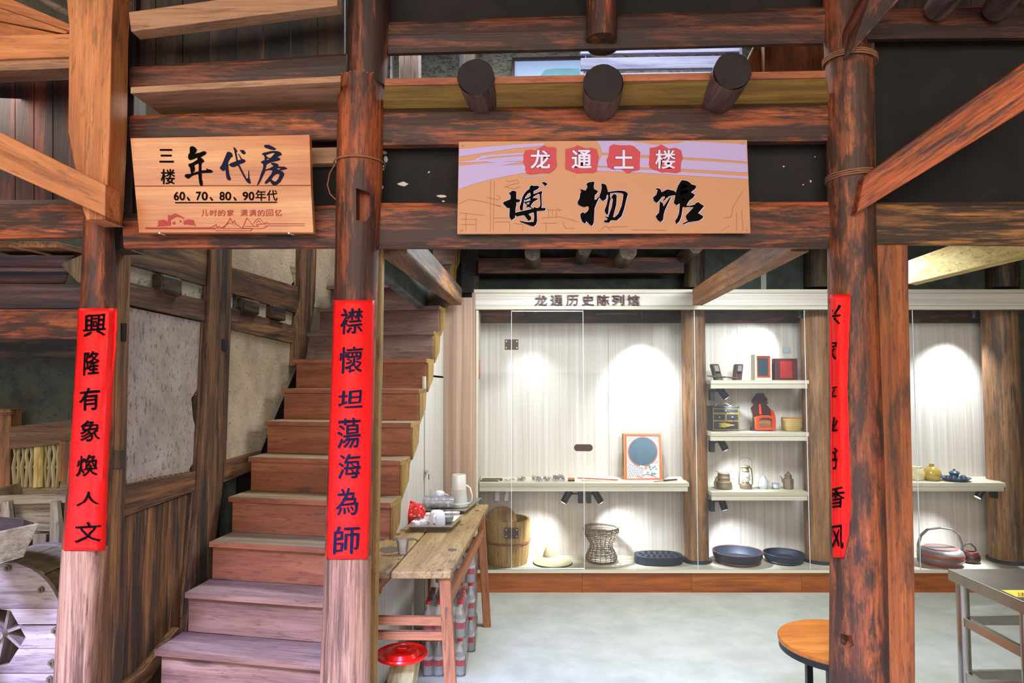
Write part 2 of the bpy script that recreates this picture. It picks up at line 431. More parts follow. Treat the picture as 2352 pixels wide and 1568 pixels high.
# ---- sooty infill panels of the facade
def infill(nm, pts, Y=2.86, mat='dkplast', t=.04): return struct(nm, prz(pts, Y, t), M[mat], grain=(1,0,0))
infill('wall_front', [(868,322),(1910,312),(1912,475),(868,478)])
infill('wall_front_upper', [(890,-70),(1900,-70),(1900,30),(890,62)])
infill('wall_front_right', [(1995,60),(2460,60),(2460,480),(1995,480)], 2.9)
infill('wall_front_left', [(296,318),(775,318),(775,480),(296,500)], 2.86)
# white plaster chips left on the sooty panel
ch = MB()
for (x, y, w, h) in [(882,350,14,10),(886,366,10,18),(880,384,8,14),(925,422,26,12),(1015,450,26,8),(1008,334,14,4),(930,337,5,4),(985,395,5,4),(878,430,6,10),(1018,462,8,4),(1800,382,6,4),(1862,416,4,7),(1845,424,4,3),(1872,360,3,3),(1700,400,3,3)]:
    pts = [(x+w*math.cos(a)*random.uniform(.6,1.1)/2, y+h*math.sin(a)*random.uniform(.6,1.1)/2) for a in [k*PI/5 for k in range(10)]]
    ch.prism([P(a, b, 2.857) for a, b in pts], (0, .004, 0))
o = link('plaster_chip', ch, plain('chip_white', '#d8ccc0', .9)); o['kind'] = 'stuff'
o.name = 'plaster_chips'; tag(o, 'white plaster chips left on the sooty panel beside the museum sign', 'plaster')

# vertical boards above the left bay and left of it
def boards(nm, x0, x1, yt, yb, n, Y, mat, lab=None, sl=0, jit=.006):
    root = bpy.data.objects.new(nm, None); C.objects.link(root); root.location = P((x0+x1)/2, max(yt, yb), Y); root['kind'] = 'structure'
    for i in range(n):
        a = x0+(x1-x0)*i/n; b = x0+(x1-x0)*(i+1)/n-1.2
        j = random.uniform(0, jit)
        link('plank', prz([(a,yt),(b,yt),(b,yb),(a,yb)], Y+j, .025), mat, root, grain=(0,0,1), bevel=.002)
    return root
boards('wall_upper_left', 296, 792, -60, 160, 8, 2.88, M['boards'])
boards('wall_far_left', -700, 165, 100, 480, 20, 2.95, M['boards_red'])
boards('wall_upper_right', 2003, 2460, -60, 30, 6, 2.93, M['boards'])

# ================================================================== FACADE TIMBERS
def beam(nm, label, pts, mat, Y=YF, t=.03, bev=.008, g=(1,0,0), rough=.0025, cat='beam'):
    """pts: TL, TR, BR, BL in pixels; subdivided along its length and roughened so that the edges wander"""
    (a, b, c, d) = pts; mb = MB(); n = 14; vs = []; fs = []
    tl, tr, br, bl = [P(*q, Y) for q in pts]
    for i in range(n+1):
        k = i/n; u = tl.lerp(tr, k); l = bl.lerp(br, k)
        m = u.lerp(l, .5)
        for q, dy in ((u, .006), (u.lerp(l, .12), -.002), (m, -.006), (u.lerp(l, .88), -.002), (l, .006)):
            w = noise.noise_vector(q*3.1+V((len(nm), 3, 1)))*rough
            vs.append(q+V((0, dy, 0))+w)
        vs.append(l+V((0, t, 0))); vs.append(u+V((0, t, 0)))
    for i in range(n):
        for k in range(7): fs.append((i*7+k, i*7+(k+1) % 7, (i+1)*7+(k+1) % 7, (i+1)*7+k))
    fs.append(tuple(range(6, -1, -1))); fs.append(tuple(n*7+k for k in range(7)))
    mb.add(vs, fs)
    return solid(nm, label, cat, mb, M[mat], grain=g, smooth=False)
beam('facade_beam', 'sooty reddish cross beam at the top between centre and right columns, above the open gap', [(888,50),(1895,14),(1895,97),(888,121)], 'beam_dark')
beam('facade_beam', 'thick reddish cross beam directly above the museum sign, carrying three log ends', [(872,250),(1905,236),(1905,322),(866,332)], 'beam', t=.05)
beam('lintel_beam', 'long red brown lintel beam behind the lower edge of the museum sign', [(868,466),(1912,462),(1912,567),(868,568)], 'beam', t=.04)
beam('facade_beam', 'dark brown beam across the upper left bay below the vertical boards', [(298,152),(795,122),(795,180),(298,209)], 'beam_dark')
beam('facade_beam', 'reddish beam just above the wooden hanging sign in the left bay', [(298,264),(785,248),(785,318),(298,322)], 'beam')
beam('lintel_beam', 'orange red lintel over the staircase, behind the lower edge of the wooden sign', [(284,490),(778,470),(776,566),(283,568)], 'beam', t=.05)
beam('lintel_beam', 'lintel right of the right column with golden worn patches', [(2003,464),(2470,462),(2470,563),(2003,560)], 'beam_gold', t=.03)
beam('facade_beam', 'dark brown beam in the top right corner', [(1990,22),(2470,4),(2470,84),(1990,88)], 'beam_dark', Y=2.8)
beam('facade_beam', 'reddish beam left of the orange post, above the cupboard cornice', [(-700,462),(200,458),(200,545),(-700,552)], 'beam', Y=2.85)
beam('facade_beam', 'burnt orange beam left of the first couplet, above the dark alcove', [(-700,708),(192,710),(192,778),(-700,776)], 'beam', Y=2.95)
solid('facade_beam', 'narrow pale wood strip between the wooden sign and the centre column', 'beam', prz([(700,340),(780,338),(780,374),(700,376)], 2.80, .05), M['tan'])
# top left slanting batten
solid('batten', 'pale brown batten slanting across the top of the left bay', 'batten', MB().prism([P(295,27,2.62),P(775,-40,2.62),P(775,12,2.62),P(300,72,2.62)], (0,.07,0)), M['tan'], bevel=.004)
# projecting floor boards resting on the beams (undersides seen from below)
zl = P(1400,242,2.75).z
LOGS = [(P(1093,165,2.56).x, 2.56, .071), (P(1385,195,2.555).x, 2.555, .076), (P(1682,150,2.51).x, 2.51, .071)]
def lx(k, Y): return LOGS[k][0]+.085*(Y-LOGS[k][1])
t = thing('ledge_board', 'yellow floor boards with red front strip on the beam above the museum sign', 'board', (.35, 2.6, zl))
ends = [(P(884,196,2.575).x, P(884,250,2.86).x)]
for k in range(3):
    h = .044 if k != 1 else .070
    ends.append(((lx(k,2.575)-h, lx(k,2.575)+h), (lx(k,2.86)-h, lx(k,2.86)+h)))
ends.append((P(1896,178,2.575).x, P(1896,238,2.86).x))
zf0, zf1 = P(884,196,2.575).z, P(1896,178,2.575).z
def zf(x, b=0): return (zf0+(zf1-zf0)*(x-ends[0][0])/(ends[4][0]-ends[0][0]))+b
for k in range(4):
    xa = ends[k][0] if k == 0 else ends[k][0][1]; xb = ends[k+1][0] if k == 3 else ends[k+1][0][0]
    ya = ends[k][1] if k == 0 else ends[k][1][1]; yb = ends[k+1][1] if k == 3 else ends[k+1][1][0]
    zb0, zb1 = P(884,250,2.86).z, P(1896,238,2.86).z; zbk = lambda x: zb0+(zb1-zb0)*(x-ends[0][0])/(ends[4][0]-ends[0][0])
    zB = lambda x: max(P(876,250,2.75).z+(P(1900,236,2.75).z-P(876,250,2.75).z)*(x+.526)/1.796, 0)-.002
    link('floor_board', MB().prism([(xa,2.583,zf(xa)),(xb,2.583,zf(xb)),(yb,2.80,zB(xb)),(ya,2.80,zB(xa))], (0,0,.026)), M['yellow'], t, grain=(1,0,0))
    link('front_strip', MB().prism([(xa,2.573,zf(xa)-.001),(xb,2.573,zf(xb)-.001),(xb,2.573,zf(xb)+.026),(xa,2.573,zf(xa)+.026)], (0,.010,0)), M['orange_board'], t, grain=(1,0,0))
solid('ledge_board', 'pale tan floor board seen from below over the left bay', 'board', MB().prism([P(300,214,2.6),P(782,188,2.6),P(782,250,2.84),P(372,264,2.84)], (0,0,.024)), M['tan'], grain=(1,0,0))

# log ends
def log(lab, near, nY, zc, r, far=2.88, nm='log_end_joist'):
    n = P(near[0], near[1], nY); n.z = zc
    dx = .085
    f = V((n.x+dx*(far-nY), far, zc))
    t = thing('log_joist', lab, 'log', (n.x, nY, zc-r), 'three joist logs over the museum sign')
    b = MB().tube([n, n.lerp(f, .3), n.lerp(f, .6), f], [r, r*1.02, r*.98, r*.97], 24, caps=False); b.rough(.004, 9)
    link('trunk', b, M['log'], t, grain=(0,1,0))
    e = MB(); seg = 24; e.v = [n+V((0,-.006,0))]+[n+V((math.cos(k*2*PI/seg)*r*.99, -.003-.004*random.random(), math.sin(k*2*PI/seg)*r*.99)) for k in range(seg)]
    e.f = [(0, k+1, (k+1) % seg+1) for k in range(seg)]
    for p in list(e.v): pass
    link('cut_end', MB().add([q+V((0,.002,0)) for q in e.v]+[n+V((0,.01,0))], e.f+[(seg+1, (k+1) % seg+1, k+1) for k in range(seg)]).rough(.004, 14), M['log_end'], t, smooth=False)
log('leftmost of three sawn log ends above the museum sign', (1093,165), 2.56, 2.757, .071)
log('middle sawn log end above the museum sign, widest and lowest', (1385,185), 2.555, 2.728, .076)
log('rightmost of three sawn log ends above the museum sign, tilting right', (1682,150), 2.51, 2.757, .071)
# hanging round post crossing the top beam
t = thing('hanging_post', 'short round post hanging across the top beam above the middle log', 'post', P(1382,105,2.74))
link('shaft', MB().tube([P(1382,92,2.72), P(1384,-60,2.72)], [.062,.065], 24), M['beam'], t, grain=(0,0,1))
link('tenon', MB().tube([P(1384,112,2.93), P(1384,60,2.93)], [.066,.066], 24), M['beam_dark'], t, grain=(0,0,1))

# ---- columns
def column(nm, label, prof, mat, Y=YF, seg=40, cat='column', rough=.0025):
    pts = []; rad = []
    for (xl, xr, y) in prof:
        p = P((xl+xr)/2, y, Y); pts.append(p); rad.append((xr-xl)/2*Y/F)
    # subdivide
    P2 = []; R2 = []
    for i in range(len(pts)-1):
        for k in range(6):
            P2.append(pts[i].lerp(pts[i+1], k/6)); R2.append(rad[i]+(rad[i+1]-rad[i])*k/6)
    P2.append(pts[-1]); R2.append(rad[-1])
    b = MB().tube(P2, R2, seg, ref=(1,0,0)); b.rough(rough, 5, (1,1,.3))
    return b
def foot(p, q):      # extend an axis down to the floor
    d = (q-p).normalized(); return q+d*((q.z)/-d.z)
def ext(prof, Y):    # last profile entry continued to floor level
    (a, b, y) = prof[-1]; (a0, b0, y0) = prof[-2]
    yf = 870+EYE*F/Y+6; k = (yf-y)/(y-y0)
    return prof+[(a+(a-a0)*k, b+(b-b0)*k, yf)]
def cut(o, cutter_mb):
    c = link('cutter', cutter_mb, M['dark']); m = o.modifiers.new('cut', 'BOOLEAN'); m.object = c; m.operation = 'DIFFERENCE'; m.solver = 'EXACT'
    bpy.context.view_layer.update()
    me = bpy.data.meshes.new_from_object(o.evaluated_get(bpy.context.evaluated_depsgraph_get()))
    o.modifiers.clear(); o.data = me; bpy.data.objects.remove(c)
    if 'gc' in me.attributes: me.attributes.remove(me.attributes['gc'])
    at = me.attributes.new('gc', 'FLOAT_VECTOR', 'POINT'); buf = []
    for v in me.vertices: buf += [v.co.z+7, v.co.x+3, v.co.y+5]
    at.data.foreach_set('vector', buf)
CC = [(778,884,186),(773,879,400),(770,869,600),(762,860,900),(748.5,851,1272)]
tc = thing('timber_column', 'round red timber column in the centre, carrying the second red couplet', 'column', (P(790,1560,YF).x, YF, 0))
lo = link('shaft', column('c', '', CC, 'column'), M['column'], tc, grain=(0,0,1))
cut(lo, MB().prism([P(795,404,2.5),P(826,412,2.5),P(826,468,2.5),P(816,484,2.5),P(795,482,2.5)], (0,.23,0)))
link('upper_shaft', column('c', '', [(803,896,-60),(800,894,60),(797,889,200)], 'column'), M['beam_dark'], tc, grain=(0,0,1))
mb = MB()
for k in range(26):      # splintered shoulder where the upper shaft is let in
    w = PI+PI*k/25; c0 = P(831,190,YF); R = .088
    p = c0+V((math.cos(w)*R, math.sin(w)*R, 0)); mb.bar(p, p+V((random.uniform(-.01,.01), -.004, random.uniform(.004,.014))), .006, .004)
link('splinter', mb, M['tan'], tc)['kind'] = 'stuff'
RC = [(1890,1972,-60),(1896,1990,120),(1898,2003,150),(1903,2004,400),(1906,2012,700),(1910,2022,1000),(1912,2030,1300),(1912,2034,1568)]
tr_ = thing('timber_column', 'round timber column on the right with the third red couplet on its left side', 'column', (P(1970,1560,YF).x, YF, 0))
ro = link('shaft', column('c', '', ext(RC, YF), 'column_r'), M['column_r'], tr_, grain=(0,0,1))
cut(ro, MB().prism([P(1993,1503,2.5),P(2010,1500,2.5),P(2014,1524,2.5),P(2004,1532,2.5),P(1993,1526,2.5)], (0,.22,0)))
LC = [(196,258,496),(190,262,700),(170,256,1000),(150,240,1265),(130,212,1568)]
tl_ = thing('timber_column', 'round timber column at the left, pale below its red couplet', 'column', (P(150,1560,YF).x, YF, 0))
# upper stretch red-brown, the lower one paler
link('shaft', column('c', '', [(200,258,300)]+LC[:3]+[(151,241,1254)], 'column'), M['column'], tl_, grain=(0,0,1))
link('lower_shaft', column('c', '', ext([(151,241,1254),(130,212,1568)], YF), 'column_pale'), M['column_pale'], tl_, grain=(0,0,1))
# paler foot of the centre column
CP = [(748.5,851,1272),(737,847,1568)]
cut_r = 1
link('lower_shaft', column('c', '', ext(CP, YF), 'column_pale'), M['column_pale'], tc, grain=(0,0,1))

def post(nm, lab, pl, mat, Y, t=.09, cat='post', bev=.004):
    """pl: [(xl, xr, y)...] down the post"""
    vs = []; fs = []
    for (a, b, y) in pl:
        l, r = P(a, y, Y), P(b, y, Y); vs += [l, r, r+V((0,t,0)), l+V((0,t,0))]
    n = len(pl)
    for i in range(n-1):
        for k in range(4): fs.append((i*4+k, i*4+(k+1) % 4, (i+1)*4+(k+1) % 4, (i+1)*4+k)[::-1])
    fs += [(0,1,2,3)[::-1], tuple((n-1)*4+k for k in range(4))]
    return solid(nm, lab, cat, MB().add(vs, fs), M[mat], grain=(0,0,1), bevel=bev)
post('timber_post', 'squared brown post fixed to the right side of the right column', ext([(2012,2086,562),(2016,2088,700),(2022,2094,1000),(2026,2101,1300),(2030,2103,1568)], 2.76), 'post_r', 2.76, .1)
post('timber_post', 'slim golden post behind the right edge of the centre column', ext([(858,878,566),(850,872,900),(838,865,1300),(834,861,1568)], 2.84), 'stair_edge', 2.85, .06)
post('timber_post', 'dark post behind the right column above the lintel', [(1985,2008,-60),(1992,2012,300),(1998,2016,564)], 'dark_post', 2.84, .06)
post('timber_post', 'bright orange squared post at the top left, joined to a brace', [(150,262,-30),(158,256,60),(156,252,300),(186,244,470),(198,240,505)], 'orange', 2.58, .12)
post('timber_post', 'black brown post between orange post and left bay', [(248,312,-60),(250,306,300),(252,300,575)], 'boards', 2.84, .1)

# ropes / rattan bands on the columns
def band(lab, x0, x1, y, n, Y=YF, tilt=0, r=.0035, mat='rope'):
    c = P((x0+x1)/2, y, Y); R = (x1-x0)/2*Y/F
    mb = MB()
    for i in range(n):
        pts = []
        for k in range(33):
            w = 2*PI*k/32; pts.append(c+V((math.cos(w)*(R+.002), math.sin(w)*(R+.002), tilt*math.cos(w)+i*.0085+random.uniform(-.0006,.0006))))
        mb.tube(pts, r, 6, caps=False)
    return solid('rattan_band', lab, 'band', mb, M[mat])
band('rattan band tied round the right column near the top', 1895, 2009, 146, 3, tilt=-.006)
band('rattan band round the right column where the orange brace meets it', 1902, 2010, 412, 3, tilt=.004)
b_ = band('thin wire band round the centre column above its mortise hole', 769, 884, 376, 1, r=.003)
mb = MB(); mb.tube([P(770,376,2.72), P(757,398,2.7), P(752,425,2.69), P(758,445,2.69), P(771,458,2.68)], .0022, 6)
link('loose_end', mb, M['rope'], b_)
band('rattan hoop round the post at the far left of the alcove', -60, 24, 950, 2, Y=3.76, r=.005)

# ---- braces
def brace(lab, a, b, c, d, Ya, Yb, t, mat, vec=(0,1,0), cat='brace'):
    """a,b top edge; c,d bottom edge (pixels) ; Ya depth at left end, Yb at right end"""
    v = V(vec)*t
    return solid('brace', lab, cat, MB().prism([P(*a, Ya), P(*b, Yb), P(*c, Yb), P(*d, Ya)], v), M[mat], bevel=.004, grain=P(*b, Yb)-P(*a, Ya))
brace('big orange red brace rising from the right column to the right edge', (1985,405), (2440,82), (2440,200), (1968,490), 2.62, 2.45, .09, 'brace_red')
brace('dark red brace at the top right leaning on the right column', (1952,60), (2010,-50), (2110,-50), (1953,124), 2.62, 2.5, .08, 'beam_dark')
brace('long orange brace slanting down from the left edge to the orange post', (-340,133), (242,492-68), (241,496), (-340,236), 2.5, 2.52, .1, 'orange')
solid('rafter', 'pale orange beam at the left edge joined to the orange post', 'beam', prz([(-400,88),(160,78),(160,130),(-400,150)], 2.6, .12), M['orange'])
solid('rafter', 'pale board right below the beam at the upper left edge', 'board', prz([(-400,151),(160,131),(160,156),(-400,179)], 2.615, .1), M['tan'], grain=(1,0,0))
for i, (lab, q) in enumerate([('topmost pale rafter board in the upper left corner', [(-60,-38),(160,56),(160,71),(-60,-4)]), ('middle pale rafter board in the upper left corner', [(-60,-1),(160,72),(150,77),(-60,36)]), ('lowest pale rafter board in the upper left corner', [(-60,39),(132,78),(60,82),(-60,82)])]):
    solid('rafter_board', lab, 'board', prz(q, 2.62+.012*i, .022), M['orange'], group='rafter boards in the upper left corner', grain=(1,0,-.3))
for i, (lab, x) in enumerate([('left one of two roof logs in the top right corner', 2195), ('right one of two roof logs in the top right corner', 2330)]):
    solid('roof_log', lab, 'log', MB().tube([P(x-40, 20, 2.76), P(x+90, -160, 2.3)], .055, 20), M['log'], group='roof logs in the top right corner')
for i, (lab, x) in enumerate([('pale slim pole at the top left corner beside the rafters', 100)]):
    solid('pole', lab, 'pole', MB().tube([P(30,-40,2.75), P(165,36,2.75)], .016, 12), M['joist'])
# radial tie beams of the room, horizontal, running away from us
solid('tie_beam', 'golden tie beam running back from the centre column, underside worn and hollowed', 'beam', MB().prism([(-.585,2.9,2.135),(-.45,2.9,2.135),(-.37,5.04,2.145),(-.455,5.04,2.145)], (0,0,.13)), M['part'], grain=(0,1,0), bevel=.012)
solid('tie_beam', 'brown squared tie beam running back to the display case header, right of its lettering', 'beam', MB().prism([(1.195,2.9,2.145),(1.275,2.9,2.145),(1.43,5.1,2.15),(1.355,5.1,2.15)], (0,0,.125)), M['brace_brown'], grain=(.07,1,0), bevel=.003)
solid('tie_beam', 'bright pale tie beam at the right edge inside the room', 'beam', MB().prism([P(2086,652,3.6),P(2440,566,2.95),P(2440,470,2.95),P(2086,598,3.6)], (.07,.05,0)), M['brace_yellow'], grain=(1,-.9,0), bevel=.003)

# ---- back timbers above the case
solid('back_beam', 'dark brown beam above the display case header between two posts', 'beam', prz([(1098,592),(1572,590),(1572,627),(1098,628)], 5.5, .08), M['beam_dark'], bevel=.004)
for lab, a, b, y in [('dark post above the case at the left end of its header', 1060, 1100, 0), ('round brown post above the case left of the brown tie beam', 1570, 1618, 1), ('golden brown post above the case left of the right column', 1848, 1910, 2), ('brown post above the case at the right edge', 2270, 2336, 3)]:
    if y == 0: solid('back_post', lab, 'post', prz([(a,540),(b,540),(b,672),(a,672)], 5.62, .08), M['boards'], grain=(0,0,1))
    else: solid('back_post', lab, 'post', MB().tube([P((a+b)/2,662,5.68), P((a+b)/2,520,5.68)], (b-a)/2*5.68/F, 20), M['dark_post'])
for lab, x, r, y in [('leftmost pale joist end above the case header', 1223, 20, 584), ('second pale joist end above the case header', 1343, 17, 576), ('third pale joist end above the case header', 1443, 23, 580), ('rightmost pale joist end above the case header', 1598, 18, 570)]:
    solid('joist', lab, 'joist', MB().tube([P(x,y-4,5.1)+V((0,0,.0)), P(x,y-4,5.1)+V((.02,.5,.0))], [r*5.1/F*.9, r*5.1/F], 16).rough(.004, 12), M['joist'], group='joist ends above the case header')
infill('wall_back_panel', [(1618,540),(1850,540),(1850,668),(1618,668)], 5.74, 'grplast')
infill('wall_back_panel', [(1908,540),(2440,540),(2440,668),(1908,668)], 5.74, 'grplast')
solid('conduit', 'pale vertical strip on the grey wall above the case, right of the tie beam', 'trim', prz([(1748,600),(1760,600),(1760,664),(1748,664)], 5.72, .012), M['lam'])

struct('wall_stair_back', MB().box(-5, -.66, 6.05, 6.15, 0, 5.9), M['plast2'], grain=(1,0,0))
# ================================================================== UPPER GALLERY seen through the gap
struct('wall_gallery', MB().box(-1.3, 2.6, 5.6, 5.75, 3.0, 5.6), M['earth'], grain=(1,0,0))
post('gallery_post', 'weathered lilac grey post of the gallery seen through the gap beside the centre column', [(915,962,60),(918,962,210),(922,964,405)], 'wheel', 4.2, .12)
post('gallery_post', 'dark grey post of the gallery behind the leftmost log end', [(1054,1092,60),(1054,1092,200),(1056,1092,494)], 'dark_post', 5.2, .1)
t = thing('picture_board', 'white framed board with a pale teal drawing seen through the gap', 'board', P(1260,190,5.58))
link('panel', prz([(1182,138),(1345,135),(1345,196),(1182,196)], 5.58, .02), M['blueprint'], t)
link('frame', MB().holed([P(1176,132,5.56),P(1350,128,5.56),P(1350,200,5.56),P(1176,200,5.56)], [[P(1182,138,5.56),P(1342,135,5.56),P(1342,196,5.56),P(1182,196,5.56)]], (0,.04,0)), M['lacq_dk'], t)
link('drawing', prz([(1238,180),(1252,160),(1275,157),(1330,157),(1334,178),(1290,182)], 5.574, .004), M['teal'], t)
t = thing('board_parapet', 'pale grey blue board parapet of the upper stairs behind the gap', 'parapet', P(1500,180,4.6))
for x_ in (1345, 1690): link('post', prz([(x_,70),(x_+14,70),(x_+18,446),(x_+4,446)], 4.635, .05), M['blue_lit'], t, grain=(0,0,1))
for a, b in ((78, 124), (127, 160), (163, 184)):
    link('plank', MB().prism([P(1334,a+6,4.6),P(1700,a,4.6),P(1700,b-5,4.6),P(1334,b,4.6)], (0,.03,0)), M['blue_lit'], t, grain=(1,0,0), bevel=.004)
t = thing('upper_stair_side', 'orange boarded side of the upper stairs right of the rightmost log end', 'panel', P(1800,176,3.4))
link('panel', prz([(1772,100),(1895,96),(1895,306),(1772,306)], 3.46, .03), M['orange_board'], t)
link('upright', prz([(1756,98),(1772,98),(1772,176),(1756,176)], 3.36, .08), M['orange_board'], t, grain=(0,0,1))
link('diagonal_board', prz([(1742,98),(1757,98),(1757,178),(1702,178)], 3.42, .02), M['tan'], t, grain=(0,0,1))
link('handrail', MB().tube([P(1744,94,3.36), P(1704,176,3.36)], .016, 10), M['orange'], t)
solid('white_pipe', 'slim white pipe at the left end of the gap beside the centre column', 'pipe', MB().tube([P(901,110,2.98),P(900,180,2.98),P(893,217,2.98)], .005, 8), M['white'])

# ================================================================== PARTITION beside the stairs
def wp(pts, off=0, t=.03): return MB().prism([PW(x, y, off) for x, y in pts], (-t, .1*t, 0))
def wpart(name, pts, mat, parent, off=0, t=.03, g=None, bev=.003): return link(name, wp(pts, off, t), M[mat], parent, grain=g, bevel=bev)
along = (WB, 1, 0)
pt = bpy.data.objects.new('wall_left_stairs', None); C.objects.link(pt); pt.location = (WA+WB*3.8, 3.8, 0); pt['kind'] = 'structure'
pt.name = 'wall_stairs'
wpart('post', [(262,556),(302,556),(296,800),(292,1000),(286,1200),(278,1800),(196,1800),(232,1265),(246,1000)], 'part', pt, .035, .09, (0,0,1))
wpart('post', [(486,560),(534,560),(530,760),(520,1060),(496,1240),(470,1500),(424,1500),(447,1240),(467,1000),(480,740)], 'part_dark', pt, .04, .1, (0,0,1))
wpart('post', [(692,560),(728,560),(724,690),(712,770),(700,840),(676,840),(681,760),(690,690)], 'part_dark', pt, .04, .1, (0,0,1))
wpart('rail', [(298,540),(490,570),(492,662),(296,606)], 'part_dark', pt, .02, .06, along)
wpart('rail', [(296,647),(488,693),(486,742),(296,698)], 'part_dark', pt, .02, .06, along)
wpart('rail', [(530,612),(694,661),(692,722),(530,672)], 'part_dark', pt, .02, .06, along)
wpart('rail', [(530,706),(690,752),(686,792),(530,755)], 'part_dark', pt, .02, .06, along)
wpart('rail', [(286,1113),(450,1082),(448,1128),(286,1186)], 'part', pt, .02, .05, along)
wpart('rail', [(516,1056),(600,1034),(600,1072),(514,1108)], 'part', pt, .01, .05, along)
wpart('stile', [(465,738),(486,738),(470,1000),(452,1240),(436,1420),(418,1420),(436,1200),(448,1060)], 'part', pt, .015, .05, (0,0,1))
wpart('plaster_panel', [(294,700),(302,706),(466,740),(467,800),(462,862),(452,895),(440,915),(444,960),(452,990),(450,1035),(446,1062),(430,1084),(395,1090),(340,1100),(310,1108),(290,1114)], 'plast', pt, .004, .03)
wpart('plaster_panel', [(532,752),(684,786),(684,840),(640,940),(600,1036),(514,1062),(522,900)], 'plast2', pt, .0, .03)
wpart('plaster_panel', [(530,560),(696,560),(694,600),(680,640),(668,655),(530,614)], 'plast2', pt, .0, .03)
wpart('plaster_panel', [(296,604),(492,658),(490,696),(296,650)], 'plast_w', pt, -.005, .03)
wpart('plaster_panel', [(530,670),(692,720),(690,754),(530,708)], 'plast_w', pt, -.005, .03)
wpart('plaster_panel', [(724,560),(790,560),(790,720),(722,706)], 'plast2', pt, .0, .03)
wpart('block', [(374,628),(420,640),(420,682),(374,668)], 'dark_post', pt, .05, .07, bev=.012)
wpart('block', [(564,684),(598,692),(597,724),(566,716)], 'dark_post', pt, .05, .07, bev=.012)
wpart('block', [(630,700),(658,706),(658,738),(630,730)], 'dark_post', pt, .05, .07, bev=.012)
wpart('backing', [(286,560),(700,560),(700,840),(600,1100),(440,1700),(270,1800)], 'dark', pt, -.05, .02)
# wattle showing where the daub broke away
mb = MB()
for k in range(14):
    x = 676+random.uniform(-10, 16); y0 = 612+k*3.2
    mb.bar(PW(666+k*.8, y0, .0), PW(694, y0+4, .0), .006, .006)
for k in range(4): mb.bar(PW(670+k*7, 606, -.004), PW(668+k*7, 660, -.004), .008, .006)
for k in range(12): mb.bar(PW(300+k*12, 1116-k*2.2, .002), PW(301+k*12, 1098-k*2.2, .002), .008, .006)
for k in range(8): mb.bar(PW(447+k, 890+k*8, .0), PW(463, 888+k*8, .0), .005, .005)
link('wattle', mb, M['lattice'], pt)['kind'] = 'stuff'
# lower boards
xs = [286, 312, 340, 366, 390, 412, 432, 450]
for i in range(7):
    a, b = xs[i], xs[i+1]-1.5
    ya, yb = 1186-(a-286)*.354, 1186-(b-286)*.354
    wpart('board', [(a,ya),(b,yb),(b-28+i,1480 if i > 2 else 1560),(b-36+i,1700),(a-40+i,1700),(a-30+i,1480 if i > 2 else 1560)], 'part', pt, .004*(i % 2), .03, (0,0,1))
wpart('sill', [(262,1590),(330,1540),(412,1440),(412,1470),(330,1580),(262,1640)], 'part', pt, .04, .06, along)
# stretcher blocks on the posts
wpart('mortise', [(280,742),(292,742),(291,784),(280,784)], 'dark', pt, .04, .02)
wpart('mortise', [(512,778),(522,780),(521,806),(511,805)], 'dark', pt, .045, .02)
wpart('tenon', [(258,1034),(286,1032),(284,1076),(256,1076)], 'part_dark', pt, .045, .02)

# ================================================================== STAIRS
ss = 1.209
P0 = V((-1.31872, 2.6, -1.00551))*ss+V((0,0,EYE)); ST = V((.0166, .16718, .15903))*ss; SW = V((.74549, -.15269, 0))*ss
run = V((ST.x, ST.y, 0)); rn = run.normalized(); rise = ST.z; wd = SW.normalized()
stair = thing('staircase', 'steep reddish brown wooden staircase climbing behind the centre column', 'stairs', (P0.x+SW.x/2-2*ST.x, P0.y-2*ST.y, 0))
TT = .026
for n in range(-2, 13):
    jl = random.uniform(-.018, .012); jr = random.uniform(-.004, .004)
    q = P0+ST*n+wd*jl; e = P0+ST*n+SW+wd*jr
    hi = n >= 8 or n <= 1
    top = q.z
    if top < .02: continue
    tr1 = MB().prism([q, e, e+run+rn*.02, q+run+rn*.02], (0,0,-TT)); 
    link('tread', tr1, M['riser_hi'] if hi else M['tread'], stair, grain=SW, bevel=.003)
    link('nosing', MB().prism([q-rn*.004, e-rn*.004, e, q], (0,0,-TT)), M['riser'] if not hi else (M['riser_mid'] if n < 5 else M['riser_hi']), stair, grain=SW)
    link('tread_end', MB().prism([e, e+wd*.005, e+wd*.005+run+rn*.02, e+run+rn*.02], (0,0,-TT)), M['stair_edge'], stair, grain=run)
    a = q+rn*.022+wd*(.006+max(0, -jl)); b = e+rn*.022-wd*.006
    a.z = b.z = max(top-rise, 0.0)
    h = top-TT-a.z
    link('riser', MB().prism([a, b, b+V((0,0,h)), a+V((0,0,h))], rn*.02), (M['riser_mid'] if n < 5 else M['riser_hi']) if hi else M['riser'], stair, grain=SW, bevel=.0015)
    # right carriage: cut edges and gusset under each tread end
    if n > 0:
        c = e-wd*.012; zz = top-TT
        link('carriage_block', MB().prism([V((c.x,c.y,zz))+rn*.03, V((c.x,c.y,zz))+run, V((c.x,c.y,zz-rise*.55))+run*.9, V((c.x,c.y,zz-rise*.98))+rn*.034], wd*.02), M['stair_edge'], stair, grain=(0,0,1))
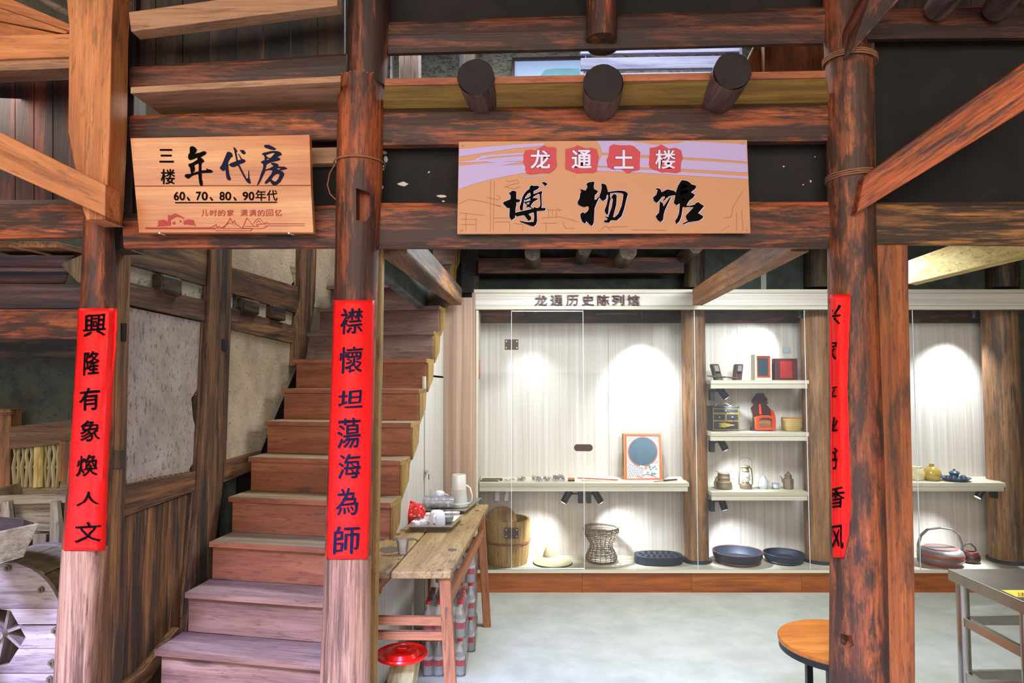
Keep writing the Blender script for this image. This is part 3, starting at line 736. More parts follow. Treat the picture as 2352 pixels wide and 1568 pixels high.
# understairs closet: laminated side wall with doors, then the tall filler panel
def SR(px, py, off=.0):      # plane through the right tread ends
    p0 = P0+SW+wd*off; nrm = V((-rn.y, rn.x, 0)); d = ray(px, py); o = V((0,0,EYE)); t = (p0-o).dot(nrm)/d.dot(nrm); return o+d*t
cl = thing('stair_closet', 'light laminate closet built under the stairs, with a small key lock', 'closet', SR(960,1300))
def cpoly(nm, pts, mat, off=-.004, t=.018, g=(0,0,1)): return link(nm, MB().prism([SR(x, y, off) for x, y in pts], -wd*t), M[mat], cl, grain=g, bevel=.0015)
cpoly('side_panel', [(974,900),(974,1700),(790,1700),(812,1500),(858,1350),(893,1243),(918,1170),(936,1090),(952,1030),(964,975),(970,905)], 'lam')
cpoly('closet_door', [(976,864),(1018,868),(1018,1600),(976,1660)], 'lam')
cpoly('upper_panel', [(1013,712),(1018,706),(1018,864),(984,860),(988,830),(1001,826),(1004,764),(1012,762)], 'lam')
lk = link('lock', MB().tube([SR(981,1083,0), SR(981,1083,.022)], .009, 14), M['steel_d'], cl)
link('key', MB().box(-.002,.002,-.006,.006,-.035,0), M['brass'], lk, keep=False)
k_ = lk.children[0]; k_.location = V((0,0,0)); 
for v_ in k_.data.vertices: v_.co = v_.co+(SR(985,1088,.024)-V((0,0,0)))
for v_ in k_.data.vertices: pass
t = thing('tall_panel', 'tall brown laminate panel between the stair closet and the display case', 'panel', P(1055,1300,5.12))
link('front_board', prz([(1018,700),(1058,700),(1058,683),(1084,683),(1084,1352),(1018,1352)], 5.12, .05), M['lam_b'], t, grain=(0,0,1))
link('edge_board', prz([(1084,672),(1092,672),(1092,1350),(1084,1350)], 5.14, .03), M['lam_b'], t, grain=(0,0,1))
# ================================================================== WRITING
_glyph = {}
def glyph(ch, bold=.0, shear=0.0):
    """triangles of a character outline, normalised to its own bounding box 0..1"""
    k = (ch, bold, shear)
    if k not in _glyph:
        cu = bpy.data.curves.new('t', 'FONT'); cu.body = ch; cu.offset = bold; cu.fill_mode = 'FRONT'; cu.resolution_u = 4; cu.shear = shear
        o = bpy.data.objects.new('t', cu); C.objects.link(o)
        me = bpy.data.meshes.new_from_object(o.evaluated_get(bpy.context.evaluated_depsgraph_get()))
        vs = [v.co.copy() for v in me.vertices]; fs = [tuple(p.vertices) for p in me.polygons]
        bpy.data.objects.remove(o); bpy.data.curves.remove(cu); bpy.data.meshes.remove(me)
        x0 = min(p.x for p in vs); x1 = max(p.x for p in vs); y0 = min(p.y for p in vs); y1 = max(p.y for p in vs)
        _glyph[k] = ([((p.x-x0)/max(x1-x0,1e-4), (p.y-y0)/max(y1-y0,1e-4)) for p in vs], fs)
    return _glyph[k]
def write(mb, ch, rect, mp, bold=.0, slant=0.0, brush=0.0, rise=0.0, shear=0.0):
    """rect = pixel box x0,y0,x1,y1 ; mp maps a pixel to the surface"""
    vs, fs = glyph(ch, bold, shear); x0, y0, x1, y1 = rect; n = len(mb.v)
    for (u, v) in vs:
        x = x0+(x1-x0)*u+slant*(v-.5); y = y1-(y1-y0)*v-rise*(u-.5)
        if brush:
            w = noise.noise_vector(V((x*.09, y*.09, 3)))*brush+noise.noise_vector(V((x*.3, y*.3, 9)))*brush*.35
            x += w.x; y += w.y
        mb.v.append(mp(x, y))
    mb.f += [tuple(i+n for i in f[::-1]) for f in fs]
    return mb
def trace(mb, polys, org, sc, mp, grow=0, dx=0, dy=0, t=.0008):
    """outlines measured on the sign; a polygon may carry holes"""
    for pl in polys:
        outer, holes = (pl[0], pl[1:]) if isinstance(pl[0], list) else (pl, [])
        conv = lambda q: [(org[0]+x/sc+dx, org[1]+y/sc+dy) for x, y in q]
        o = conv(outer)
        if grow:
            a = sum(o[i][0]*o[(i+1) % len(o)][1]-o[(i+1) % len(o)][0]*o[i][1] for i in range(len(o)))
            s = 1 if a > 0 else -1; g = []
            for i in range(len(o)):
                p, c, q = V((*o[i-1],0)), V((*o[i],0)), V((*o[(i+1) % len(o)],0))
                d1 = (c-p).normalized() if (c-p).length else V((1,0,0)); d2 = (q-c).normalized() if (q-c).length else d1
                nn = V((d1.y+d2.y, -(d1.x+d2.x), 0)); nn = nn.normalized() if nn.length > .3 else V((d1.y,-d1.x,0))
                g.append((c.x+nn.x*grow*s, c.y+nn.y*grow*s))
            o = g; holes = []
        mb.holed([mp(*p) for p in o], [[mp(*p) for p in conv(h)] for h in holes], (0, t, 0))
    return mb
def onY(Y): return lambda x, y: P(x, y, Y)

# ---- sign 1: pine board "年代房"
def tilt(x, y): return P(x, y, 2.66+.0*(y-317))
sg = thing('wooden_sign', 'pine board sign with blue black brush lettering over the stairs lintel', 'sign', P(510,534,2.68))
for a, b, c, d in (((299,317),(711,309),(714,425),(309,427)), ((309,428),(714,426),(720,534),(319,534))):
    link('plank', MB().prism([P(*q, 2.66) for q in (a,b,c,d)], (0,.03,0)), M['sign_wood'], sg, grain=(1,0,0), bevel=.0015)
mp1 = onY(2.6575)
nian = [[[(310,250),(320,205),(380,185),(440,205),(505,270),(490,350),(440,400),(570,370),(690,325),(740,330),(775,375),(740,420),(610,490),(690,560),(715,610),(650,650),(630,700),(635,860),(780,850),(760,790),(820,825),(900,840),(955,885),(920,920),(830,925),(640,930),(640,1080),(665,1180),(665,1300),(600,1270),(575,1210),(555,1080),(550,960),(440,980),(360,1020),(290,1080),(240,1085),(170,1030),(170,985),(220,960),(350,950),(330,880),(320,790),(270,720),(280,680),(380,650),(520,560),(520,500),(420,545),(320,575),(280,550),(260,490),(270,420),(310,370)],
  [(430,730),(460,700),(550,665),(560,700),(555,880),(370,935),(440,880),(455,800),(440,750)]]]
dai = [[(1350,340),(1420,345),(1480,380),(1505,470),(1440,510),(1370,640),(1380,780),(1400,960),(1450,1100),(1420,1140),(1350,1110),(1320,1040),(1300,830),(1240,875),(1190,855),(1135,790),(1200,700),(1270,530)],
 [(1515,225),(1560,225),(1630,320),(1600,360),(1640,580),(1725,560),(1650,400),(1670,400),(1750,530),(1830,560),(1860,600),(1820,640),(1680,690),(1780,890),(1880,1080),(1925,1080),(1935,860),(1950,860),(1960,1050),(2005,1210),(1960,1225),(1890,1180),(1800,1030),(1640,720),(1520,770),(1440,750),(1390,705),(1440,660),(1600,600),(1540,300)],
 [(1690,295),(1800,290),(1865,370),(1820,415),(1760,390)]]
fang = [[(680,180),(700,150),(820,150),(920,200),(1020,260),(970,295),(860,280),(700,225)],
 [[(610,410),(660,370),(760,350),(880,320),(1030,320),(1130,350),(1180,420),(1040,490),(1110,515),(1130,550),(1100,580),(880,630),(830,650),(750,690),(715,820),(700,900),(640,1030),(570,1180),(500,1275),(480,1265),(540,1120),(600,930),(650,800),(660,690),(585,635),(640,590),(690,580),(700,500),(670,440)],
  [(730,430),(900,375),(985,375),(860,515),(780,500)], [(735,575),(745,545),(800,530),(835,550)]],
 [[(870,640),(980,650),(1060,680),(1085,710),(1060,750),(1250,755),(1325,800),(1300,820),(1120,860),(1200,890),(1240,960),(1220,1020),(1130,1180),(1010,1270),(920,1265),(840,1160),(740,1225),(700,1225),(710,1170),(880,960),(915,860),(810,845),(700,870),(700,840),(830,800),(945,735),(880,690)],
  [(880,1100),(960,990),(1060,945),(1110,980),(1080,1080),(1010,1165),(960,1165)], [(1015,800),(1160,795),(1090,845)]]]
for g_, o_, m_ in ((nian,(410,320),'ink'), (dai,(410,320),'ink_blue'), (fang,(550,320),'ink_blue')):
    b = MB(); trace(b, g_, o_, 12.0625, mp1); link('brush_character', b, M[m_], sg)['kind'] = 'stuff'
b = MB()
for r in ((367,342,395,346), (369,355,394,359), (366,369,399,373)): b.prism([mp1(r[0],r[1]),mp1(r[2],r[1]),mp1(r[2],r[3]),mp1(r[0],r[3])], (0,.001,0))
write(b, '楼', (369,388,402,423), mp1, .012)
for ch, x0, x1 in (('6',399,411),('0',412,425),('7',450,462),('0',463,477),('8',504,516),('0',517,531),('9',557,570),('0',571,584)): write(b, ch, (x0,440,x1,460), mp1, .022)
for x in (428, 481, 535): b.prism([mp1(x,453),mp1(x+3,452),mp1(x+9,459),mp1(x+5,461)], (0,.001,0))
write(b, '年', (586,436,611,461), mp1, .010); write(b, '代', (612,436,637,461), mp1, .012)
b.prism([mp1(402,464),mp1(636,463),mp1(636,465.5),mp1(402,466.5)], (0,.001,0))
link('lettering', b, M['ink'], sg)['kind'] = 'stuff'
b = MB()
for ch, x in zip('儿时的家满满的回忆', (462,482,501,521,552,572,592,611,631)): write(b, ch, (x,481,x+16,496), mp1, .006, brush=.3, rise=1.0)
def line(mb, pts, w, mp, t=.0008):
    for i in range(len(pts)-1):
        p, q = V((*pts[i],0)), V((*pts[i+1],0)); d = (q-p)
        if d.length < 1e-6: continue
        d.normalize(); nn = V((-d.y, d.x, 0))*w/2; p2, q2 = p-d*w*.3, q+d*w*.3
        mb.prism([mp(p2.x+nn.x,p2.y+nn.y), mp(q2.x+nn.x,q2.y+nn.y), mp(q2.x-nn.x,q2.y-nn.y), mp(p2.x-nn.x,p2.y-nn.y)], (0, t, 0))
    return mb
sc5 = lambda q: [(320+x/5.88, 470+y/5.88) for x, y in q]
for poly in ([(235,290),(255,270),(255,215),(325,200),(385,225),(385,140),(405,140),(405,155),(485,115),(600,170),(615,178),(590,178),(500,160),(420,200),(420,278),(300,290)],
             [(595,178),(600,220),(665,195),(735,208),(740,260),(762,268),(762,278),(650,270),(650,245),(620,270),(600,265)],
             [(448,230),(482,230),(482,265),(448,265)], [(540,212),(568,212),(568,234),(540,234)]):
    b.prism([mp1(*p) for p in sc5(poly)], (0,.001,0))
for q, w in (([(85,316),(1010,316),(1110,318),(1180,262),(1195,235),(1225,180),(1258,240),(1390,315),(1420,250),(1450,178),(1510,250),(1545,290)], 1.3), ([(1010,325),(1040,350),(1500,350),(1525,330),(1490,318),(1130,322)], 1.1),
             ([(85,308),(960,308)], 1.0), ([(85,325),(1000,325)], 1.0), ([(960,308),(1010,285),(1035,262),(1045,300),(1080,290),(1110,316)], 1.0), ([(1130,318),(1180,262),(1230,245),(1290,290)], .9),
             ([(1540,250),(1580,200),(1615,183),(1650,210),(1680,255),(2228,257)], 1.1), ([(1690,285),(2228,284)], 1.0), ([(1575,250),(1612,210),(1645,255)], .9), ([(1400,318),(1640,322),(1700,310),(1720,290)], 1.0), ([(1250,245),(1285,212),(1305,262),(1350,285)], .9), ([(1690,245),(1725,232),(1755,255)], .9), ([(1425,290),(1610,290),(1580,272),(1610,262),(1690,258)], 1.0)):
    line(b, sc5(q), w, mp1)
link('drawing', b, M['dred'], sg)['kind'] = 'stuff'
for x, y in ((366,535), (663,535)):
    link('screw', MB().tube([P(x,y,2.648), P(x+14,y+5,2.70)], [.0035,.0015], 8), M['white'], sg)

# ---- sign 2: printed board "龙通土楼 博物馆"
s2 = thing('museum_sign', 'large orange and lilac printed museum sign with black calligraphy, in the middle bay', 'sign', P(1388,537,2.70))
Y2 = 2.70
bo = [(1054,325),(1716,321),(1724,535),(1050,537)]
link('board', MB().prism([P(*q, Y2) for q in bo], (0,.012,0)), M['sign_bd'], s2, bevel=.001)
m2 = onY(Y2-.0022); m3 = onY(Y2-.0034); m4 = onY(Y2-.0046); m5 = onY(Y2-.0056)
c2 = lambda q: [(1040+x/3.36, 310+y/3.36) for x, y in q]
b = MB()
for q in ([(48,110),(250,92),(450,75),(720,60),(700,85),(480,102),(300,130),(48,167)],
          [(230,158),(380,146),(560,135),(556,150),(300,168),(200,190),(440,168),(550,160),(548,198),(300,212),(260,205),(48,214),(47,206),(160,196)],
          [(46,238),(300,214),(360,208),(555,204),(370,236),(560,226),(565,290),(440,312),(300,340),(150,380),(43,420)],
          [(535,322),(722,310),(722,317),(535,328)],
          [(1110,45),(1360,45),(1420,55),(1560,75),(1740,62),(1800,46),(2263,70),(2272,205),(2000,184),(1780,172),(1450,155),(1152,136),(1140,90)],
          [(1150,156),(1450,178),(1780,192),(2000,204),(2274,222),(2275,290),(1780,262),(1450,250),(1118,238),(1128,200)],
          [(1114,250),(1450,266),(1700,280),(2276,318),(2284,340),(1900,318),(1450,290),(1112,276)]):
    link('lilac_band', MB().prism([m2(*p) for p in c2(q)], (0,.0012,0)), M['lilac'], s2)
blobs = [[(545,150),(562,118),(600,112),(640,118),(700,80),(735,92),(790,95),(800,110),(798,170),(804,235),(790,262),(745,295),(690,292),(600,303),(570,295),(558,270),(560,245),(545,220)],
         [(868,110),(930,95),(962,78),(1025,104),(1070,98),(1110,110),(1126,170),(1118,215),(1112,280),(1080,292),(1020,290),(960,296),(870,262),(866,240),(870,190)],
         [(1208,90),(1235,72),(1300,80),(1370,78),(1400,88),(1448,130),(1444,170),(1442,270),(1390,280),(1350,296),(1295,262),(1230,266),(1195,245),(1186,190),(1202,160)],
         [(1520,100),(1570,92),(1610,72),(1665,105),(1720,98),(1762,118),(1776,180),(1762,215),(1758,285),(1720,295),(1660,288),(1610,290),(1520,250),(1513,225),(1518,170)]]
b = MB()
for q in blobs: link('red_patch', MB().prism([m3(*p) for p in c2(q)], (0,.001,0)), M['pred'], s2)
WHT = plain('print_white', '#e2d6ea', .5)
for ch, (x0, x1) in zip('龙通土楼', ((598,752),(916,1072),(1244,1396),(1562,1720))):
    r = (1040+x0/3.36, 310+114/3.36, 1040+x1/3.36, 310+260/3.36)
    b = MB(); b2 = MB()
    write(b, ch, (r[0]-.8,r[1]-.8,r[2]+.8,r[3]+.8), m4, .034 if ch != '楼' else .026); write(b2, ch, r, m5, .020 if ch != '楼' else .012)
    link('letter_outline', b, M['ink'], s2)['kind'] = 'stuff'; link('letter', b2, WHT, s2)['kind'] = 'stuff'
bo_ = [[(190,775),(390,690),(400,600),(345,515),(405,490),(425,455),(520,460),(545,495),(545,690),(640,690),(650,740),(620,770),(545,770),(545,850),(520,960),(510,1200),(420,1270),(360,1190),(370,930),(290,925),(190,815)],
 [(920,350),(975,300),(1030,320),(1150,315),(1185,360),(1130,410),(1030,460),(1010,550),(960,560),(940,500),(860,540),(790,640),(750,760),(730,900),(725,990),(665,1000),(645,900),(690,780),(720,640),(770,540),(850,450),(925,400)],
 [(790,690),(960,600),(1020,555),(1255,460),(1265,500),(1240,560),(1250,880),(1230,920),(1160,935),(1210,880),(1220,820),(1200,560),(1180,530),(1010,620),(800,725)],
 [(960,480),(1010,480),(1000,660),(1150,665),(1140,690),(1020,760),(950,860),(900,900),(820,920),(850,870),(910,820),(940,720)],
 [(760,770),(800,760),(920,735),(935,760),(820,800),(1000,930),(1010,955),(985,950),(830,840)],
 [(540,1070),(560,1055),(850,990),(1020,950),(1050,900),(1110,930),(1350,930),(1365,950),(1340,1000),(1110,1015),(880,1095),(830,1110),(560,1165),(530,1130)],
 [(1030,1010),(1115,1010),(1120,1300),(1090,1390),(1040,1430),(980,1430),(850,1380),(660,1310),(640,1275),(700,1295),(850,1325),(1030,1320),(1050,1200)],
 [(780,1100),(880,1100),(950,1170),(960,1250),(890,1290),(850,1240),(770,1130)], [(1260,225),(1330,210),(1370,230),(1405,280),(1355,325)]]
wu = [[(450,260),(500,225),(640,200),(660,220),(640,330),(645,400),(730,440),(765,480),(665,590),(665,710),(720,700),(790,610),(795,640),(720,790),(660,950),(640,1330),(620,1390),(580,1430),(530,1390),(440,1290),(420,1340),(390,1360),(330,1310),(290,1220),(275,1100),(350,1045),(385,1090),(470,1030),(510,960),(500,880),(380,905),(220,845),(195,780),(260,650),(270,540),(300,480),(265,405),(420,450),(475,345),(450,290)],
 [(860,260),(900,255),(960,275),(990,330),(1040,500),(1100,520),(1050,545),(1000,580),(985,670),(920,725),(860,710),(805,640),(810,580),(850,480),(870,350)],
 [(1050,520),(1090,520),(1100,700),(1060,880),(1040,1105),(990,1105),(945,1000),(1000,860),(1050,640)],
 [(1030,500),(1110,480),(1280,455),(1420,455),(1530,475),(1590,540),(1540,700),(1480,960),(1410,1160),(1280,1270),(1120,1270),(1140,1200),(1230,1190),(1330,1090),(1420,870),(1460,660),(1470,540),(1410,510),(1280,500),(1100,520)],
 [(1100,700),(1190,550),(1250,550),(1275,620),(1260,850),(1170,1190),(1120,1270),(1070,1335),(940,1330),(940,1270),(1010,1270),(1030,1230),(950,1160),(1050,1190),(1080,1090),(1150,900),(1180,700),(1160,650)]]
guan = [[(310,395),(340,385),(400,390),(440,410),(470,500),(560,455),(635,415),(820,455),(870,520),(860,570),(720,590),(600,640),(560,600),(480,620),(430,690),(345,785),(265,740),(240,640),(330,570),(375,430)],
 [(590,600),(640,600),(560,720),(520,740)],
 [(410,740),(500,790),(530,900),(720,620),(735,640),(700,700),(600,900),(550,1020),(520,1150),(510,1260),(450,1320),(370,1270),(310,1160),(345,1130),(410,1050),(430,780)],
 [[(1000,210),(1040,160),(1180,180),(1250,220),(1280,270),(1420,310),(1430,350),(1400,400),(1280,500),(1370,540),(1390,580),(1350,640),(1240,720),(1150,860),(1050,920),(1040,1010),(1010,1180),(960,1300),(890,1380),(850,1280),(900,1230),(960,1090),(980,900),(985,800),(890,855),(815,790),(850,640),(880,480),(930,320)],
  [(990,440),(1010,330),(1050,270),(1090,270),(1220,340),(1150,370)], [(1000,590),(985,520),(1010,470),(1100,440),(1230,435),(1180,520),(1090,540)], [(1030,610),(1080,680),(1150,700),(1060,750)]],
 [(1150,870),(1260,870),(1400,840),(1420,800),(1500,770),(1540,810),(1630,860),(1640,890),(1480,1080),(1590,1130),(1625,1170),(1600,1220),(1500,1280),(1230,1320),(1090,1380),(1060,1365),(1210,1290),(1160,1230),(1150,1140),(1370,910),(1240,900),(1100,920)]]
b = MB(); b2 = MB()
for g_, o_ in ((bo_,(1140,400)), (wu,(1310,400)), (guan,(1480,400))):
    b = MB(); b2 = MB()
    trace(b2, [p[0] if isinstance(p[0], list) else p for p in g_], o_, 12.0625, m3, dx=1.9, dy=1.6); trace(b2, [p[0] if isinstance(p[0], list) else p for p in g_], o_, 12.0625, m3, grow=1.0)
    trace(b, g_, o_, 12.0625, m5)
    link('character_edge', b2, WHT, s2)['kind'] = 'stuff'; link('brush_character', b, M['ink'], s2)['kind'] = 'stuff'
# rebuild the loops of the third character in board colour where the paper shows through
b = MB()
for q in ([(50,530),(120,495),(240,515),(370,550),(330,540)], [(50,600),(250,620)], [(100,600),(100,740)], [(180,640),(180,740)], [(60,650),(180,650)], [(60,690),(180,690)], [(290,350),(290,740)], [(320,350),(312,740)], [(260,480),(350,500),(365,480),(340,460)],
          [(320,640),(450,640)], [(330,670),(440,670),(440,740)], [(470,680),(540,690),(540,740)], [(720,575),(835,580),(800,560)], [(740,580),(740,640)], [(770,580),(770,620)], [(800,585),(800,640)], [(690,640),(830,630),(970,670)], [(690,680),(800,680)], [(720,680),(720,740)], [(850,670),(870,720),(940,720)],
          [(1130,740),(1180,700),(1230,740)], [(1200,710),(1350,705)], [(1380,730),(1650,735)], [(2090,640),(2150,630),(2160,560),(2240,430)], [(2190,600),(2190,740)], [(2230,580),(2240,740)], [(410,345),(430,360),(500,345),(510,370),(460,380),(400,400),(470,415),(520,400)], [(2070,735),(2140,700)]):
    line(b, c2(q), .8, m2, .0005)
link('drawing', b, M['sketch'], s2)['kind'] = 'stuff'
for x, y in ((1062,334),(1706,330),(1060,528),(1716,527)): link('screw', MB().tube([P(x,y,Y2-.006), P(x,y,Y2)], .0035, 8), M['steel_d'], s2)

# ---- couplets: strips of red paper bent round the columns
def couplet(lab, prof, ax, chars, chx, extra=.003, mat='ink_blue', curl=True, clip=None, bold=.004):
    """prof: [(xl, xr, y)..] outline ; ax: list of (xl, xr, y) of the column under it"""
    def axis(y):
        for i in range(len(ax)-1):
            if y <= ax[i+1][2] or i == len(ax)-2: 
                k = (y-ax[i][2])/(ax[i+1][2]-ax[i][2]); a = ax[i][0]+(ax[i+1][0]-ax[i][0])*k; b_ = ax[i][1]+(ax[i+1][1]-ax[i][1])*k
                return P((a+b_)/2, y, YF).x, (b_-a)/2*YF/F
    def surf(x, y, lift=0):
        cx, R = axis(y); R = R+extra+lift; Y = YF-R
        for _ in range(6):
            X = P(x, y, Y).x; u = max(-.985, min(.985, (X-cx)/R)); Y = YF-R*math.sqrt(1-u*u)
        return P(x, y, Y)
    rows = 60; cols = 14; mb = MB(); vs = []
    ys = [prof[0][2]+(prof[-1][2]-prof[0][2])*i/rows for i in range(rows+1)]
    def edge(y):
        for i in range(len(prof)-1):
            if y <= prof[i+1][2]: k = (y-prof[i][2])/(prof[i+1][2]-prof[i][2]); return prof[i][0]+(prof[i+1][0]-prof[i][0])*k, prof[i][1]+(prof[i+1][1]-prof[i][1])*k
        return prof[-1][0], prof[-1][1]
    for y in ys:
        l, r = edge(y); l += noise.noise(V((y*.05,1,1)))*1.2; r += noise.noise(V((y*.05,7,1)))*1.6
        for k in range(cols+1):
            x = l+(r-l)*k/cols
            w = abs(noise.noise(V((x*.05, y*.02, 2)))+.5*noise.noise(V((x*.12, y*.05, 4))))*.0045
            if k in (0, cols): w += .002*abs(noise.noise(V((y*.03, k, 1))))
            vs.append(surf(x, y, w))
    n = cols+1; fs = [(i*n+k, (i+1)*n+k, (i+1)*n+k+1, i*n+k+1) for i in range(rows) for k in range(cols)]
    mb.add(vs, fs); mb.smooth = True
    t = thing('couplet_paper', lab, 'couplet', surf(sum(edge(ys[-1]))/2, ys[-1]))
    o = link('paper', mb, M['red'], t, grain=(0,0,1)); m = o.modifiers.new('sheet', 'SOLIDIFY'); m.thickness = .0006; m.offset = 1
    for ch, r in zip(chars, chx):
        b = MB()
        for ox_, oy_ in ((0,0),(.9,.3),(-.8,-.2),(.1,.9)): write(b, ch, (r[0]+ox_, r[1]+oy_, r[2]+ox_, r[3]+oy_), lambda x, y: V((x, y, 0)), 0.0, brush=1.8, rise=4.0, slant=2.5)
        bm = bmesh.new(); vv = [bm.verts.new(p) for p in b.v]
        for f in b.f:
            try: bm.faces.new([vv[i] for i in f])
            except ValueError: pass
        x0 = min(p.x for p in b.v); x1 = max(p.x for p in b.v); k = x0+3
        while k < x1:
            bmesh.ops.bisect_plane(bm, geom=bm.verts[:]+bm.edges[:]+bm.faces[:], plane_co=(k,0,0), plane_no=(1,0,0)); k += 5
        if clip: bmesh.ops.bisect_plane(bm, geom=bm.verts[:]+bm.edges[:]+bm.faces[:], plane_co=(clip,0,0), plane_no=(1,0,0), clear_inner=True)
        bm.verts.index_update(); q = MB(); q.v = [surf(v.co.x, v.co.y, .0058) for v in bm.verts]; q.f = [tuple(v.index for v in f.verts) for f in bm.faces]; bm.free()
        link('brush_character', q, M[mat], t)['kind'] = 'stuff'
    return t, surf
LA = [(190,262,700),(170,256,1000),(150,240,1268)]
couplet('leftmost red couplet paper strip, creased, on the pale based column', [(178,268,708),(179,270,715),(176,266,800),(170,258,900),(165,252,1000),(160,248,1080),(160,247,1130),(152,244,1200),(147,242,1264)], LA, '興隆有象煥人文',
        [(192,720,243,772),(192,806,228,860),(182,890,229,941),(184,964,230,1012),(176,1044,224,1092),(176,1128,230,1160),(172,1198,232,1244)], mat='ink')
ax2 = [(769,868,600),(762,860,900),(748,850,1286)]
couplet('red couplet paper strip on the centre column, seven characters', [(767,861,689),(765,860,720),(763,858,800),(760,857,900),(756,854,1000),(755,852,1100),(752,848,1200),(750,845,1284)], ax2, '襟懷坦蕩海為師',
        [(782,708,833,766),(779,796,832,856),(777,896,834,936),(775,960,828,1028),(777,1042,828,1098),(772,1120,822,1182),(767,1208,826,1272)])
t3, sf3 = couplet('narrow red couplet paper strip on the left side of the right column', [(1906,1952,676),(1905,1954,682),(1906,1951,760),(1907,1947,880),(1908,1948,940),(1908,1952,1050),(1910,1955,1140),(1911,1950,1230),(1913,1938,1280)], [(1903,2006,600),(1908,2018,850),(1912,2030,1300)], '兴家立业书香风',
        [(1889,700,1930,746),(1889,782,1922,828),(1894,884,1922,912),(1896,958,1924,990),(1898,1026,1922,1084),(1899,1118,1940,1166),(1904,1206,1938,1262)], mat='ink', bold=0.0, clip=1911)
# bright torn edge at the foot of the second couplet
# ================================================================== DISPLAY CASE
YC, YB = 5.2, 5.64
zb = P(1400, 1309, YC).z; zp = P(1400, 1316, YC).z; zh0 = P(1400, 711, YC).z; zh1 = P(1400, 665, YC).z
XL = P(1093, 900, YC).x; XR = 4.0
case = thing('display_case', 'long built-in glass display case with light laminate interior and orange brown plinth', 'display case', (1.3, YC, 0))
for i, (a, b) in enumerate(((1088,1338),(1338,1590),(1590,1844),(1844,2100),(2100,2420))):
    link('plinth_board', MB().box(P(a,1330,YC).x, P(b,1330,YC).x-.0015, YC+.02, YC+.04, 0, zp), M['plinth'], case, grain=(1,0,0), bevel=.001)
link('base_board', MB().box(XL, XR, YC, YB, zp, zb), M['lam_s'], case, grain=(1,0,0), bevel=.002)
x = XL; w_ = (XR-XL)/4
for i in range(4):
    link('back_panel', MB().box(x+.001, x+w_-.001, YB, YB+.02, zb, P(1400,742,YB).z), M['lam'], case, grain=(0,0,1)); x += w_
link('side_panel', MB().box(XL, XL+.018, YC, YB, zb, zh0), M['lam_s'], case, grain=(0,0,1))
link('header_board', MB().box(XL-.012, XR, YC-.012, YC+.008, zh0+.03, zh1-.03), M['lam_h'], case, grain=(1,0,0))
link('header_trim', MB().box(XL-.014, XR, YC-.022, YC+.008, zh1-.028, zh1), M['lam_s'], case, grain=(1,0,0), bevel=.002)
link('header_trim', MB().box(XL-.014, XR, YC-.018, YC+.03, zh0, zh0+.028), M['lam_s'], case, grain=(1,0,0), bevel=.002)
link('top_board', MB().box(XL, XR, YC, YB, zh1-.02, zh1), M['lam_s'], case, grain=(1,0,0))
link('header_end', MB().box(XL-.018, XL-.004, YC-.02, YC+.05, 0, zh1), M['lam_b'], case, grain=(0,0,1))
link('upper_rail', MB().box(XL+.01, XR, YB-.03, YB+.01, P(1400,742,YB).z, zh1), M['beam_dark'], case, grain=(1,0,0))
gz = [P(a, 900, YC+.012).x for a in (1093, 1175, 1340, 1597, 1851, 2101, 2420)]
for i in range(6):
    g_ = link('glass_pane', MB().box(gz[i]+.0015, gz[i+1]-.0015, YC+.008, YC+.014, zb, zh0), M['glass'], case)
    if i: link('pane_edge', MB().box(gz[i]-.0016, gz[i]+.0016, YC+.007, YC+.015, zb, zh0), M['gedge'], case)
link('door_rail', MB().box(gz[1], gz[2], YC+.004, YC+.018, zh0-.014, zh0-.007), M['steel'], case)
link('door_foot', MB().box(gz[1], gz[2], YC+.004, YC+.018, zb+.006, zb+.014), M['gedge'], case)
for zc_, xx in ((791, 1175), (1224, 1175)):
    for s_ in (-1, 1):
        h = link('hinge', MB().box(*sorted((P(xx,zc_,YC).x+s_*.003, P(xx,zc_,YC).x+s_*.052)), YC+.001, YC+.009, P(xx,zc_+12,YC).z, P(xx,zc_-12,YC).z), M['brass'], case, bevel=.002)
        for dz in (-.024, .024): link('screw', MB().tube([V((P(xx,zc_,YC).x+s_*.04, YC-.001, P(xx,zc_,YC).z+dz)), V((P(xx,zc_,YC).x+s_*.04, YC+.002, P(xx,zc_,YC).z+dz))], .005, 10), M['steel'], h)
pts = []
for k in range(24):
    w = 2*PI*k/24; pts.append(P(1340+ (14 if math.cos(w) > 0 else -14)+7.5*math.cos(w)*1.0, 1028+8*math.sin(w), YC+.002))
link('door_lock', MB().prism(pts, (0,.008,0)), M['brass'], case)
mar = plain('letter_maroon', '#4c1c16', .35)
for ch, x0 in zip('龙通历史陈列馆', (1229,1265,1301,1337,1372,1406,1441)):
    b = write(MB(), ch, (x0,677,x0+28,701), onY(YC-.034), .006, brush=.3)
    bm = bmesh.new(); vv = [bm.verts.new(p) for p in b.v]
    for f in b.f:
        try: bm.faces.new([vv[i] for i in f])
        except ValueError: pass
    r_ = bmesh.ops.extrude_face_region(bm, geom=bm.faces[:]); bmesh.ops.translate(bm, vec=(0,.020,0), verts=[e for e in r_['geom'] if isinstance(e, bmesh.types.BMVert)])
    bm.verts.index_update(); q = MB(); q.v = [v.co.copy() for v in bm.verts]; q.f = [tuple(v.index for v in f.verts) for f in bm.faces]; bm.free()
    link('letter', q, mar, case)['kind'] = 'stuff'

